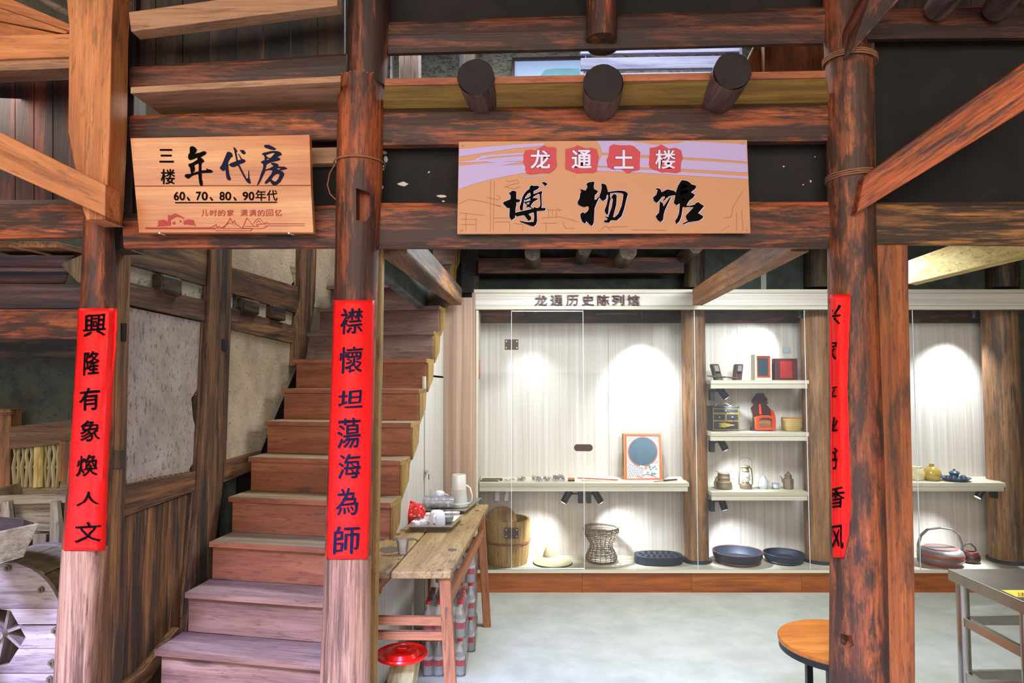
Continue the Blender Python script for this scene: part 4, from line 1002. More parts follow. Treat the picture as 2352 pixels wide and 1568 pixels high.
# columns standing inside the case
for lab, a, b_, y in (('round brown column inside the case between the two glass bays', 1571, 1626, 1284), ('thick golden brown column inside the case left of the third couplet', 1850, 1912, 1284), ('brown streaked column inside the case at the right edge', 2276, 2350, 1278)):
    Yk = 5.46; r = (b_-a)/2*Yk/F; cx = P((a+b_)/2, 1200, Yk).x
    t = thing('case_column', lab, 'column', (cx, Yk, zb), 'old timber columns enclosed by the case') 
    link('shaft', MB().lathe([(r, zb+.02), (r*1.0, 1.0), (r*.97, zh1-.02)], (cx, Yk, 0), 28).rough(.003, 5), M['case_col'], t, grain=(0,0,1))
    link('foot_collar', MB().lathe([(r+.022, zb), (r+.02, zb+.02), (r*.99, zb+.022)], (cx, Yk, 0), 28), M['tire'], t)

def shelf(lab, x0, x1, yf, Y0, Y1, xb0=None, xb1=None):
    zt = P(1500, yf, Y0).z; zt2 = zt-.026
    a, b = P(x0, yf, Y0).x, P(x1, yf, Y0).x; a2, b2 = (xb0 or a), (xb1 or b)
    t = thing('shelf', lab, 'shelf', ((a+b)/2, Y0, zt-.065), 'shelves in the display case')
    link('shelf_board', MB().prism([(a,Y0,zt),(b,Y0,zt),(b2,Y1,zt),(a2,Y1,zt)], (0,0,-.028)), M['lam_s'], t, grain=(1,0,0), bevel=.001)
    link('front_strip', MB().box(a, b-.01, Y0+.006, Y0+.024, zt-.064, zt-.029), M['lam_s'], t, grain=(1,0,0), bevel=.001)
    return zt
z1 = shelf('long shelf in the left glass bay holding the painted mirror', 1101, 1583, 1109, 5.28, 5.638, xb1=P(1573,1109,5.5).x)
z2 = shelf('top shelf of the right glass bay holding wood planes', 1633, 1858, 873, 5.28, 5.638)
z3 = shelf('middle shelf of the right glass bay holding a drawer box', 1633, 1858, 993, 5.28, 5.638)
z4 = shelf('lowest shelf of the right glass bay holding the hurricane lantern', 1635, 1858, 1130, 5.28, 5.638)
z5 = shelf('shelf at the far right holding the ochre jar', 2030, 2310, 1109, 5.28, 5.638, xb1=P(2290,1109,5.5).x)

# ---- spot lamps of the case
def lampf(lab, hx, hy, bx, by, tip, zc, on=False, Y=5.36):
    t = thing('spot_lamp', lab, 'lamp', P(hx, hy, Y), 'black spot lamps in the display case')
    hp = P(hx, hy, Y); d = (V(tip)-hp); d = V((d.x, d.y*.4, d.z)).normalized()
    b0, b1 = hp-d*.055, hp+d*.045
    hd = link('head', MB().tube([b0, b1], .027, 18), M['black'], t)
    link('lens', MB().tube([b1+d*.0005, b1+d*.003], .022, 18), M['led'], hd)
    bp = P(bx, by, Y); link('driver_box', MB().box(bp.x-.018, bp.x+.018, Y-.02, Y+.03, bp.z-.045, bp.z+.04), M['black'], t, bevel=.002)
    link('bracket', MB().bar(V((bp.x, Y, bp.z+.025)), hp-d*.03, .012, .012), M['black'], t)
    return b1+d*.012, d
PW1 = 9.0
def light_at(lab, hx, hy, bx, by, target, pw, ang=70, **k):
    p, d = lampf(lab, hx, hy, bx, by, target, 0, **k)
    spot('case_spot', p, target, pw*11, 95, 1.0)
light_at('black spot lamp under the long shelf aimed down left at the straw hat', 1301, 1141, 1333, 1141, P(1225,1270,5.5), 3.2)
light_at('black spot lamp under the long shelf aimed down right at the basket', 1373, 1141, 1352, 1141, P(1450,1270,5.56), 4.0)
light_at('uppermost black spot lamp beside the column in the right bay', 1660, 902, 1635, 906, P(1715,985,5.5), 2.0)
light_at('middle black spot lamp beside the column in the right bay', 1660, 1020, 1635, 1024, P(1705,1118,5.5), 2.0)
light_at('lowest black spot lamp beside the column in the right bay', 1660, 1156, 1635, 1160, P(1700,1290,5.52), 3.0)
light_at('lit spot lamp under the far right shelf with a bright lens', 2252, 1130, 2283, 1130, P(2160,1275,5.42), 4.5)
for lab, x, tg, pw in (('first small spot lamp behind the header, above the door', 1214, P(1235,1110,5.6), 3.0), ('second small spot lamp behind the header, above the painted mirror', 1474, P(1488,1010,5.64), 11), ('third small spot lamp behind the header, above the wood planes', 1838, P(1700,840,5.6), 4.5), ('fourth small spot lamp behind the header, at the far right', 2238, P(2155,1000,5.64), 12)):
    p = P(x, 724, 5.36); t = thing('spot_lamp', lab, 'lamp', p, 'spot lamps behind the case header')
    link('head', MB().tube([p+V((0,0,.06)), p+V((0,.01,-.02))], .026, 16), M['black'], t)
    spot('case_spot', p+V((0,.012,-.03)), tg, pw*10, 84, 1.0)

# ---- things on the long shelf
def at(px, zz, Y): return V((P(px, 900, Y).x, Y, zz))
def X(px, Y, py=900): return P(px, py, Y).x
Y_ = 5.40
# coins in two rows
cm = MB().lathe([(.011,0),(.011,.004)], (0,0,0), 12)
def small(nm, lab, cat, mb, mat, grp): return tag(link(nm, mb, mat, None, keep=True), lab, cat, grp)
k0 = None
for r_i, (yy, lab) in enumerate(((5.36, 'dark coin in the front row at the left end of the long shelf'), (5.46, 'dark coin in the back row at the left end of the long shelf'))):
    for i in range(11):
        p = at(1106+r_i*3+i*3.7, z1+.0005, yy)
        if k0 is None: k0 = small('old_coin', lab, 'coin', MB().lathe([(.0065,0),(.0072,.002),(.0065,.011),(.003,.012)], (0,0,0), 10), M['copper'], 'rows of old coins'); k0.location = p
        else: dup(k0, p, label=lab, group='front coin row' if r_i == 0 else 'back coin row')
k0['group'] = 'front coin row'
solid('coin_roll', 'small dark coin bundle standing right of the coin rows on the long shelf', 'coins', MB().lathe([(.010,z1+.001),(.013,z1+.004),(.013,z1+.014),(.010,z1+.02)], at(1151,0,5.4), 14), M['copper'])
# heaps of silver ornaments
def heap(lab, xa, xb, n, hmax):
    mb = MB()
    for i in range(n):
        p = at(random.uniform(xa, xb), 0, random.uniform(5.35, 5.46)); z = z1+.006+random.random()*hmax
        ty = random.random()
        if ty < .5: mb.ring((p.x, p.y, z), random.uniform(.006,.011), .002, 12, 5, axis=random.choice('XYZ'))
        else: mb.bar((p.x, p.y, z), (p.x+random.uniform(-.02,.02), p.y+random.uniform(-.01,.01), z+random.uniform(-.004,.016)), .005, .003)
    return solid('silver_ornaments', lab, 'ornaments', mb, M['steel_d'])
heap('small heap of silver ornaments left of the others on the long shelf', 1186, 1206, 26, .016)
heap('pair of tiny silver pieces between coins and ornament heaps', 1160, 1178, 7, .004)
heap('middle heap of silver ornaments on the long shelf', 1224, 1262, 46, .02)
heap('right and tallest heap of silver ornaments on the long shelf', 1268, 1296, 50, .028)
t = thing('matchbox', 'small orange and maroon box beside the ornament heaps', 'box', at(1311, z1+.001, 5.38))
p = at(1311, z1+.001, 5.38)
link('body', MB().box(p.x-.026, p.x+.026, 5.36, 5.39, z1+.001, z1+.014), M['lacq_dk'], t, bevel=.001); link('lid', MB().box(p.x-.026, p.x+.026, 5.36, 5.40, z1+.014, z1+.026), M['orange'], t, bevel=.001)
t = thing('fan_case', 'long red folded fan lying on the shelf left of the painted mirror', 'fan', at(1370, z1, 5.42))
link('guard', MB().bar((X(1326,5.42),5.44,z1+.016), (X(1418,5.38),5.38,z1+.009), .018, .007), M['lacq_red'], t); link('ribs', MB().bar((X(1334,5.42),5.40,z1+.006), (X(1410,5.38),5.37,z1+.003), .022, .005), M['lam_s'], t)
# painted mirror
t = thing('painted_mirror', 'framed mirror with round blue glass, painted flowers and diamonds, leaning on the long shelf', 'mirror', at(1478, z1, 5.45))
def mir(x, y): return P(x, y, 5.44+(1104-y)*.0010)
fo = [(1432,995),(1519,995),(1523,1104),(1434,1105)]; fi = [(1440,1001),(1512,1001),(1515,1097),(1441,1098)]
link('back', MB().prism([mir(*q)+V((0,.02,0)) for q in [(1431,996),(1520,996),(1526,1104),(1430,1104)]], (0,.03,0)), M['case_col'], t)
link('panel', MB().prism([mir(*q)+V((0,.006,0)) for q in fi], (0,.01,0)), M['white'], t)
link('frame', MB().holed([mir(*q) for q in fo], [[mir(*q) for q in fi]], (0,.02,0)), M['gold'], t)
fr_ = [(1434,997),(1517,997),(1521,1102),(1436,1103)]; fr2 = [(1438,1000),(1514,1000),(1517,1099),(1439,1100)]
link('frame_inlay', MB().holed([mir(*q)-V((0,.002,0)) for q in fr_], [[mir(*q)-V((0,.002,0)) for q in fr2]], (0,.004,0)), M['lacq_red'], t)
ell = lambda cx, cy, rx, ry, n=40: [(cx+rx*math.cos(2*PI*k/n), cy+ry*math.sin(2*PI*k/n)) for k in range(n)]
link('round_glass', MB().prism([mir(x, y)+V((0,.002,0)) for x, y in ell(1476.5,1037,32.5,32.5)], (0,.004,0)), M['mirror'], t)
link('rim', MB().holed([mir(x, y) for x, y in ell(1476.5,1037,35,35)], [[mir(x, y) for x, y in ell(1476.5,1037,32.5,32.5)]], (0,.006,0)), M['pinkcer'], t)
b = MB()
for i in range(18):
    for j in range(24):
        x = 1443+i*4.1-(j % 3)*1.3+.0; y = 1003+j*4.0+(-.5)*i*.9
        if not (1442 < x < 1512 and 1003 < y < 1096): continue
        if (x-1476.5)**2+(y-1037)**2 < 37.5**2: continue
        if x > 1478 and 1066 < y < 1094: continue
        b.prism([mir(x,y-1.7)+V((0,.004,0)), mir(x+1.2,y)+V((0,.004,0)), mir(x,y+1.7)+V((0,.004,0)), mir(x-1.2,y)+V((0,.004,0))], (0,.001,0))
link('diamonds', b, M['cloth_bl'], t)['kind'] = 'stuff'
fl = {'pink': plain('paint_pink', '#e8b0c0', .5), 'green': plain('paint_green', '#1f7a5c', .5)}
def dabs(nm, mat, L): 
    b = MB()
    for x, y, r in L: b.prism([mir(q, w)-V((0,.001,0)) for q, w in ell(x, y, r, r*.8, 9)], (0,.001,0))
    link(nm, b, mat, t)
dabs('painted_flower', fl['pink'], [(1477,1072,4),(1500,1080,5),(1503,1084,3.5),(1472,1070,2.5),(1496,1068,4)])
dabs('painted_flower', M['gold'], [(1483.5,1074,4)]); dabs('painted_leaves', fl['green'], [(1492,1073,2.5),(1495,1078,2.5),(1500,1074,2.5),(1504,1071,2.5),(1507,1077,2.2),(1498,1088,3),(1504,1087,3),(1488,1084,2.5),(1491,1068,2)])
b = MB(); line(b, [(1462,1094),(1474,1096),(1480,1090),(1486,1088),(1499,1092),(1508,1096)], 1.6, lambda x, y: mir(x, y)-V((0,.001,0))); link('painted_ribbon', b, M['dred'], t)
t = thing('folding_knife', 'dark folding knife with brown handle lying right of the painted mirror', 'knife', at(1530, z1, 5.34))
link('blade', MB().bar((X(1500,5.33),5.34,z1+.004), (X(1524,5.33),5.35,z1+.008), .016, .003), M['copper'], t); link('handle', MB().tube([(X(1523,5.33),5.35,z1+.009), (X(1556,5.33),5.38,z1+.012)], [.007,.006], 8), M['lacq_dk'], t)

# ---- floor of the left bay
def staves(mb, c, r0, r1, h, seg=32, wall=.012): return mb
bx = X(1165,5.42,1230); 
t = thing('wooden_bucket', 'pale wooden stave bucket with wire hoop, lid leaning inside', 'bucket', (bx, 5.42, zb))
hb = P(1165,1190,5.42).z-zb; r0, r1 = .155, .182
nst = 16
def stave(k):
    a0, a1 = 2*PI*k/nst+.006, 2*PI*(k+1)/nst-.006; vs = []; L = 6
    for i in range(L+1):
        u = i/L; r = r0+(r1-r0)*math.sin(u*PI*.55)/math.sin(PI*.55)+(0 if u < .9 else -.004); z = zb+.002+hb*u
        for a, rr in ((a0, r), ((a0+a1)/2, r*1.004), (a1, r), (a1, r-.016), (a0, r-.016)): vs.append((bx+rr*math.cos(a), 5.42+rr*math.sin(a), z))
    fs = [(i*5+q, i*5+(q+1) % 5, (i+1)*5+(q+1) % 5, (i+1)*5+q) for i in range(L) for q in range(5)]+[(4,3,2,1,0), tuple(L*5+q for q in range(5))]
    return MB().add(vs, fs)
for k in range(nst): link('stave', stave(k), M['palewood'], t, grain=(0,0,1))
link('bottom', MB().lathe([(r0-.004, zb+.01),(r0-.004, zb+.02)], (bx,5.42,0), 24), M['palewood'], t)
link('hoop', MB().ring((bx,5.42,zb+hb*.53), r0+.026, .004, 40, 6).ring((bx,5.42,zb+hb*.50), r0+.025, .004, 40, 6), M['rope'], t)
solid('bucket_lid', 'round wooden lid standing upright inside the wooden bucket', 'lid', MB().tube([(bx-.04,5.5,zb+hb*.88),(bx-.04,5.516,zb+hb*.885)], .118, 28), M['palewood'])
hx = X(1269,5.42,1280)
t = thing('straw_hat', 'wide conical pale bamboo hat on the case floor beside the bucket', 'hat', (hx, 5.40, zb))
link('brim', MB().lathe([(.150,zb+.004),(.152,zb+.010),(.10,zb+.040),(.058,zb+.060),(.055,zb+.06)], (hx,5.40,0), 36), M['hat'], t)
link('crown', MB().lathe([(.060,zb+.058),(.050,zb+.090),(.034,zb+.125),(.018,zb+.146),(.0,zb+.152)], (hx-.015,5.40,0), 28), M['hat'], t)
link('brim_edge', MB().ring((hx,5.40,zb+.006), .150, .005, 40, 6), M['log_end'], t)
# fish basket
gx = X(1381,5.45,1250)
t = thing('woven_basket', 'brown woven waisted basket on the case floor under the double spot lamps', 'basket', (gx, 5.45, zb))
prof = [(.098,0),(.118,.012),(.122,.03),(.105,.06),(.085,.09),(.088,.115),(.105,.14),(.124,.165),(.134,.185),(.136,.205),(.128,.215)]
mb = MB()
for i in range(19):
    u = i/18*(len(prof)-1); j = min(int(u), len(prof)-2); f_ = u-j; r = prof[j][0]*(1-f_)+prof[j+1][0]*f_; z = prof[j][1]*(1-f_)+prof[j+1][1]*f_
    pts = [(gx+(r+.003*(1 if (k+i) % 2 else -1))*math.cos(2*PI*k/48), 5.45+(r+.003*(1 if (k+i) % 2 else -1))*math.sin(2*PI*k/48), zb+.003+z*1.22) for k in range(49)]
    mb.tube(pts, .0036, 5, caps=False)
link('weave', mb, M['basket'], t)['kind'] = 'stuff'
mb = MB()
for k in range(18):
    a = 2*PI*k/18; mb.tube([(gx+r*math.cos(a), 5.45+r*math.sin(a), zb+.003+z*1.22) for r, z in prof], .0028, 5)
link('rib', mb, M['basket'], t)['kind'] = 'stuff'
link('rim', MB().ring((gx,5.45,zb+.266), .130, .007, 40, 6).ring((gx,5.445,zb+.238), .136, .005, 40, 6), M['basket'], t)
# cast stove plate with holes
ox = X(1512,5.42,1275)
t = thing('pierced_mould', 'dark oval plate pierced with rows of slots on the case floor left of the column', 'mould', (ox, 5.42, zb))
def oval(rx, ry, z, n=36): return [(ox+rx*math.copysign(abs(math.cos(2*PI*k/n))**.8, math.cos(2*PI*k/n)), 5.42+ry*math.copysign(abs(math.sin(2*PI*k/n))**.8, math.sin(2*PI*k/n)), z) for k in range(n)]
holes = []
for i in range(7):
    for j in range(4):
        hx_, hy_ = ox-.135+i*.045+(j % 2)*.01, 5.42-.075+j*.05
        if ((hx_-ox)/.17)**2+((hy_-5.42)/.115)**2 > .86: continue
        holes.append([(hx_+.016*math.cos(2*PI*k/8), hy_+.018*math.sin(2*PI*k/8), zb+.062) for k in range(8)])
link('slab', MB().holed(oval(.185,.125,zb+.062), holes, (0,0,-.054)), M['tire'], t)
link('base', MB().prism(oval(.178,.118,zb+.007), (0,0,-.006)), M['tire'], t)
# round lacquered trays
def pan(lab, px, r, h, Yp, m1, m2):
    cx = X(px, Yp, 1275); t = thing('round_tray', lab, 'tray', (cx, Yp, zb))
    link('tray_body', MB().lathe([(r*.80,zb+.001),(r*.86,zb+.012),(r*.90,zb+.02),(r*.98,zb+h*.6),(r,zb+h),(r*.975,zb+h+.002),(r*.93,zb+h*.6),(r*.84,zb+.026),(0,zb+.024)], (cx,Yp,0), 44), m1, t)
    link('rim_band', MB().ring((cx,Yp,zb+h), r*.988, .0045, 48, 6), m2, t); link('foot_ring', MB().ring((cx,Yp,zb+.014), r*.862, .009, 40, 6), m2, t)
pan('larger dark round tray with worn red foot on the case floor under the shelves', 1694, .190, .085, 5.43, M['tire'], M['redblk'])
pan('smaller dark round tray with pale chipped rim beside the larger one', 1800, .152, .068, 5.44, M['tire'], M['tire'])

# ---- top shelf
def plane(lab, px, m, ang):
    cx = X(px, 5.47); t = thing('wood_plane', lab, 'tool', (cx, 5.47, z2))
    w, hgt, d = .026, .128, .04
    f = lambda x, y, z: (cx+x+math.sin(ang)*z*.5, 5.47+y+.02*z, z2+.001+z)
    vs = [f(x,y,z) for z in (0, hgt*.93) for x, y in ((-w,-d),(w,-d),(w,d),(-w,d))]
    mb = MB().add(vs+[f(-w*.8,-d*.8,hgt), f(w*.8,-d*.8,hgt), f(w*.8,d*.8,hgt), f(-w*.8,d*.8,hgt)], [(3,2,1,0),(0,1,5,4),(1,2,6,5),(2,3,7,6),(3,0,4,7),(4,5,9,8),(5,6,10,9),(6,7,11,10),(7,4,8,11),(8,9,10,11)])
    link('body', mb, m, t, grain=(0,0,1)); link('mouth', MB().add([f(x,-d-.0015+y,z) for y in (0,.01) for x, z in ((-w*.7,.052),(w*.7,.052),(w*.7,.070),(-w*.7,.070))], [(0,1,2,3),(4,7,6,5),(0,4,5,1),(1,5,6,2),(2,6,7,3),(3,7,4,0)]), M['dark'], t)
    link('iron', MB().add([f(x,-d-.004+y,z) for y in (0,.012) for x, z in ((-w*.6,.070),(w*.6,.070),(w*.55,.115),(-w*.55,.115))], [(0,1,2,3),(4,7,6,5),(0,4,5,1),(1,5,6,2),(2,6,7,3),(3,7,4,0)]), M['steel_d'], t)
plane('left wood plane standing upright on the top shelf, grey brown', 1650, M['dark_post'], -.5)
plane('right wood plane standing upright on the top shelf, reddish', 1693, M['boards_red'], .25)
t = thing('plane_handle_bar', 'slim dark cross handles lying in front of the two wood planes', 'tool', (X(1665,5.36), 5.36, z2))
link('left_handle', MB().tube([(X(1626,5.36),5.37,z2+.034),(X(1650,5.36),5.36,z2+.026),(X(1671,5.36),5.36,z2+.024)], [.004,.009,.004], 8), M['dark_post'], t); link('right_handle', MB().tube([(X(1671,5.36),5.36,z2+.024),(X(1688,5.36),5.37,z2+.018),(X(1702,5.36),5.38,z2+.010)], [.004,.008,.004], 8), M['dark_post'], t); link('support', MB().box(X(1655,5.36)-.02, X(1655,5.36)+.02, 5.35,5.37, z2+.001, z2+.016), M['dark_post'], t)
t = thing('framed_mirror', 'small box frame with orange inner border and blue grey mirror on the top shelf', 'mirror', (X(1753,5.45), 5.45, z2))
fx0, fx1 = X(1734,5.43), X(1772,5.43); zt_ = z2+.205
link('box', MB().holed([(fx0,5.42,z2+.001),(fx1,5.42,z2+.001),(fx1,5.42,zt_),(fx0,5.42,zt_)], [[(fx0+.016,5.42,z2+.02),(fx1-.008,5.42,z2+.02),(fx1-.008,5.42,zt_-.014),(fx0+.016,5.42,zt_-.014)]], (0,.09,0)), M['lam_s'], t)
link('inner_border', MB().holed([(fx0+.016,5.44,z2+.02),(fx1-.008,5.44,z2+.02),(fx1-.008,5.44,zt_-.014),(fx0+.016,5.44,zt_-.014)], [[(fx0+.030,5.44,z2+.034),(fx1-.020,5.44,z2+.034),(fx1-.020,5.44,zt_-.032),(fx0+.030,5.44,zt_-.032)]], (0,.006,0)), M['lacq_red'], t)
link('mirror_glass', MB().box(fx0+.020,fx1-.012,5.447,5.452,z2+.025,zt_-.02), M['mirror'], t)
t = thing('old_book', 'old dark red hardcover book standing on the top shelf', 'book', (X(1806,5.45), 5.45, z2))
bx0, bx1 = X(1780,5.43), X(1832,5.43); zt_ = z2+.172
link('cover', MB().box(bx0+.018,bx1,5.42,5.426,z2+.001,zt_).box(bx0+.018,bx1,5.474,5.48,z2+.001,zt_), M['book'], t, bevel=.001); link('spine', MB().tube([(bx0+.018,5.45,z2+.001),(bx0+.018,5.45,zt_)], .03, 16), M['lacq_dk'], t, bevel=0)
link('pages', MB().box(bx0+.02,bx1-.006,5.427,5.473,z2+.005,zt_-.004), M['tan_cloth'], t); link('cover_label', MB().box(bx0+.04,bx1-.045,5.4185,5.4198,z2+.02,zt_-.02), M['dred'], t)
solid('note_card', 'small pale card with faint blue marks fixed to the case wall over the old book', 'card', MB().box(X(1800,5.63),X(1819,5.63),5.634,5.638,P(1800,810,5.63).z,P(1800,796,5.63).z), M['porc'])

# ---- middle shelf
t = thing('drawer_box', 'black lacquer dressing box with four small drawers and curved handle', 'box', (X(1665,5.43), 5.43, z3))
a, b_ = X(1635,5.40), X(1697,5.40); zt_ = z3+.182
link('body', MB().box(a,b_,5.405,5.55,z3+.001,zt_), M['cloth_bl'], t, bevel=.002)
link('lid', MB().box(a-.003,b_+.003,5.40,5.555,zt_,zt_+.012), M['cloth_bl'], t, bevel=.001)
def drw(x0, x1, za, zc, dec=False):
    d = link('drawer', MB().box(x0,x1,5.398,5.404,za,zc), M['cloth_bl'], t, bevel=.001); xm, zm = (x0+x1)/2, (za+zc)/2
    link('gilt_line', MB().holed([(x0,5.3975,za),(x1,5.3975,za),(x1,5.3975,zc),(x0,5.3975,zc)], [[(x0+.003,5.3975,za+.003),(x1-.003,5.3975,za+.003),(x1-.003,5.3975,zc-.003),(x0+.003,5.3975,zc-.003)]], (0,.002,0)), M['gold'], d)
    link('knob', MB().lathe([(0,-.008),(.005,-.006),(.005,0)], (0,0,0), 10).add([], []), M['teal'], d)
    k = d.children[-1]
    for v in k.data.vertices: c_ = v.co.copy()+wloc(t); v.co = V((xm+c_.x, 5.397+c_.z, zm+c_.y))-wloc(t)
    if dec: link('gilt_flower', MB().prism([(xm+.05*math.cos(w)*(1+.4*math.cos(5*w)), 5.3965, zm+.004+.016*math.sin(w)*(1+.3*math.cos(3*w))) for w in [2*PI*q/30 for q in range(30)]], (0,.001,0)), M['gold'], d)
drw(a+.006,b_-.006,z3+.142,zt_-.004); drw(a+.006,(a+b_)/2-.002,z3+.084,z3+.138); drw((a+b_)/2+.002,b_-.006,z3+.084,z3+.138); drw(a+.006,b_-.006,z3+.01,z3+.08,True)
link('handle', MB().tube([((a+b_)/2-.06,5.47,zt_+.012),((a+b_)/2-.045,5.47,zt_+.03),((a+b_)/2-.015,5.47,zt_+.042),((a+b_)/2+.03,5.47,zt_+.034),((a+b_)/2+.055,5.47,zt_+.014),((a+b_)/2+.07,5.47,zt_+.018)], [.004,.006,.007,.006,.005,.003], 8), M['steel_d'], t)
cx = X(1752,5.45); k_ = .0034*.98
t = thing('spirit_shrine', 'small red and black lacquered wooden shrine stand with tiered pointed back', 'shrine', (cx, 5.45, z3))
pr = lambda q, Y, th: MB().prism([(cx+(x-950)/7.13*5.45/F, Y, z3+.001+(1415-y)/7.13*5.45/F) for x, y in q], (0, th, 0))
link('back_board', pr([(800,1160),(770,1050),(820,990),(785,960),(800,900),(855,830),(865,810),(985,810),(1000,850),(1045,910),(1030,940),(1055,965),(1020,990),(1090,1070),(1120,1160),(1130,1410),(800,1410)], 5.47, .016), M['lacq_dk'], t)
def arch(q): return q
mbx = pr([(800,1200),(820,1178),(900,1160),(1000,1160),(1080,1178),(1100,1200),(1102,1390),(1060,1396),(1010,1385),(950,1400),(880,1390),(800,1400)], 5.405, .02)
outer = [(cx+(x-950)/7.13*5.45/F, 5.40, z3+.001+(1415-y)/7.13*5.45/F) for x, y in [(800,1200),(820,1178),(900,1160),(1000,1160),(1080,1178),(1100,1200),(1102,1395),(800,1400)]]
hole = [(cx+(x-950)/7.13*5.45/F, 5.40, z3+.001+(1415-y)/7.13*5.45/F) for x, y in [(845,1225),(880,1205),(950,1198),(1020,1205),(1058,1225),(1060,1350),(845,1355)]]
link('front_frame', MB().holed(outer, [hole], (0,.022,0)), M['lacq_red'], t); link('box', pr([(810,1190),(1095,1190),(1100,1400),(805,1400)], 5.43, .04), M['case_col'], t)
link('side_wing', pr([(1080,1075),(1105,1100),(1130,1190),(1128,1400),(1106,1400),(1104,1190)], 5.42, .05), M['lacq_red'], t); link('centre_post', pr([(893,985),(918,980),(930,1150),(902,1150)], 5.455, .014), M['lacq_red'], t)
link('finial', MB().tube([(cx-.016,5.478,z3+.286),(cx-.022,5.478,z3+.300),(cx-.012,5.478,z3+.306),(cx-.006,5.478,z3+.298)], .002, 6), M['copper'], t)
link('left_foot', pr([(745,1350),(770,1370),(790,1410),(745,1420),(735,1400)], 5.43, .03), M['lacq_dk'], t)
cx = X(1817,5.45)
t = thing('woven_bowl', 'tan round woven box with thin red rims on the middle shelf', 'basket', (cx, 5.45, z3))
link('bowl', MB().lathe([(.062,z3+.001),(.072,z3+.012),(.078,z3+.05),(.079,z3+.100),(.076,z3+.104),(.072,z3+.1),(.068,z3+.02),(0,z3+.018)], (cx,5.45,0), 36), M['tan_cloth'], t)
link('coil', MB().ring((cx,5.45,z3+.03), .0755, .003).ring((cx,5.45,z3+.045), .0772, .003).ring((cx,5.45,z3+.06), .078, .003).ring((cx,5.45,z3+.075), .0785, .003).ring((cx,5.45,z3+.088), .079, .003), M['tan_cloth'], t)
link('rim', MB().ring((cx,5.45,z3+.102), .0775, .003, 40, 6), M['lacq_red'], t); link('foot', MB().ring((cx,5.45,z3+.006), .062, .004, 40, 6), M['lacq_red'], t)

# ---- lowest shelf
cx = X(1659,5.44)
t = thing('brass_burner', 'old brass warming stove with wire handles at the left end of the lowest shelf', 'burner', (cx, 5.44, z4))
link('base', MB().lathe([(.058,z4+.001),(.064,z4+.01),(.066,z4+.02),(.062,z4+.03),(.060,z4+.055),(.052,z4+.060)], (cx,5.44,0), 32), M['copper'], t)
link('barrel', MB().lathe([(.050,z4+.060),(.048,z4+.066),(.047,z4+.085),(.049,z4+.088),(.047,z4+.091),(.046,z4+.118),(.049,z4+.122),(.044,z4+.124),(.042,z4+.11),(0,z4+.108)], (cx,5.44,0), 32), M['teapot'], t)
for s_ in (-1, 1): link('wire_handle', MB().tube([(cx+s_*.03,5.43,z4+.118),(cx+s_*.04,5.43,z4+.132),(cx+s_*.062,5.43,z4+.142),(cx+s_*.058,5.44,z4+.135),(cx+s_*.034,5.45,z4+.124)], .0016, 6).tube([(cx+s_*.05,5.44,z4+.07),(cx+s_*.075,5.42,z4+.085),(cx+s_*.08,5.43,z4+.094)], .0015, 6), M['copper'], t)
link('hook_plate', MB().tube([(cx-.065,5.44,z4+.004),(cx-.07,5.44,z4+.05),(cx-.052,5.44,z4+.10)], [.012,.01,.006], 8), M['teapot'], t)
cx = X(1709,5.44)
t = thing('hurricane_lantern', 'brightly lit hurricane lantern with thin wire bail on the lowest shelf', 'lantern', (cx, 5.44, z4))
LM = M['copper']
link('tank', MB().lathe([(.044,z4+.001),(.048,z4+.012),(.046,z4+.032),(.030,z4+.042),(.022,z4+.05)], (cx,5.44,0), 28), LM, t)
link('glass_globe', MB().lathe([(.022,z4+.052),(.034,z4+.075),(.036,z4+.095),(.028,z4+.125),(.022,z4+.135)], (cx,5.44,0), 24), M['frost'], t)
link('chimney', MB().lathe([(.028,z4+.135),(.030,z4+.142),(.024,z4+.150),(.024,z4+.168),(.034,z4+.174),(.030,z4+.182),(.0,z4+.188)], (cx,5.44,0), 24), LM, t)
link('burner_cap', MB().lathe([(.024,z4+.045),(.028,z4+.052),(.020,z4+.06)], (cx,5.44,0), 20), LM, t)
for s_ in (-1, 1): link('side_tube', MB().tube([(cx+s_*.030,5.44,z4+.022),(cx+s_*.052,5.44,z4+.036),(cx+s_*.054,5.44,z4+.08),(cx+s_*.048,5.44,z4+.15),(cx+s_*.036,5.44,z4+.166),(cx+s_*.022,5.44,z4+.166)], .005, 8), LM, t)
link('wire_guard', MB().tube([(cx-.04,5.40,z4+.066),(cx-.034,5.398,z4+.074),(cx+.028,5.40,z4+.112),(cx-.03,5.40,z4+.115)], .0016, 5).tube([(cx-.034,5.40,z4+.116),(cx+.034,5.40,z4+.072),(cx+.04,5.41,z4+.066)], .0016, 5), LM, t)
link('bail', MB().tube([(cx-.050,5.44,z4+.15),(cx-.052,5.44,z4+.19),(cx-.052,5.44,z4+.222),(cx-.034,5.44,z4+.240),(cx,5.44,z4+.246),(cx+.034,5.44,z4+.240),(cx+.052,5.44,z4+.222),(cx+.052,5.44,z4+.19),(cx+.050,5.44,z4+.15)], .0014, 6), M['brass'], t)
cx = X(1749,5.44)
t = thing('porcelain_jug', 'small pale porcelain jug with green blue pattern on the lowest shelf', 'jug', (cx, 5.44, z4))
link('body', MB().lathe([(.026,z4+.001),(.036,z4+.02),(.038,z4+.045),(.030,z4+.072),(.019,z4+.088),(.019,z4+.10),(.021,z4+.104),(.017,z4+.102),(.016,z4+.09)], (cx,5.44,0), 28), M['porc'], t); link('handle', MB().ring((cx+.036,5.44,z4+.052), .012, .003, 14, 6, axis='Y'), M['porc'], t)
cx = X(1777,5.44)
t = thing('porcelain_cup', 'tiny blue rimmed porcelain cup between jug and metal teapot', 'cup', (cx, 5.44, z4))
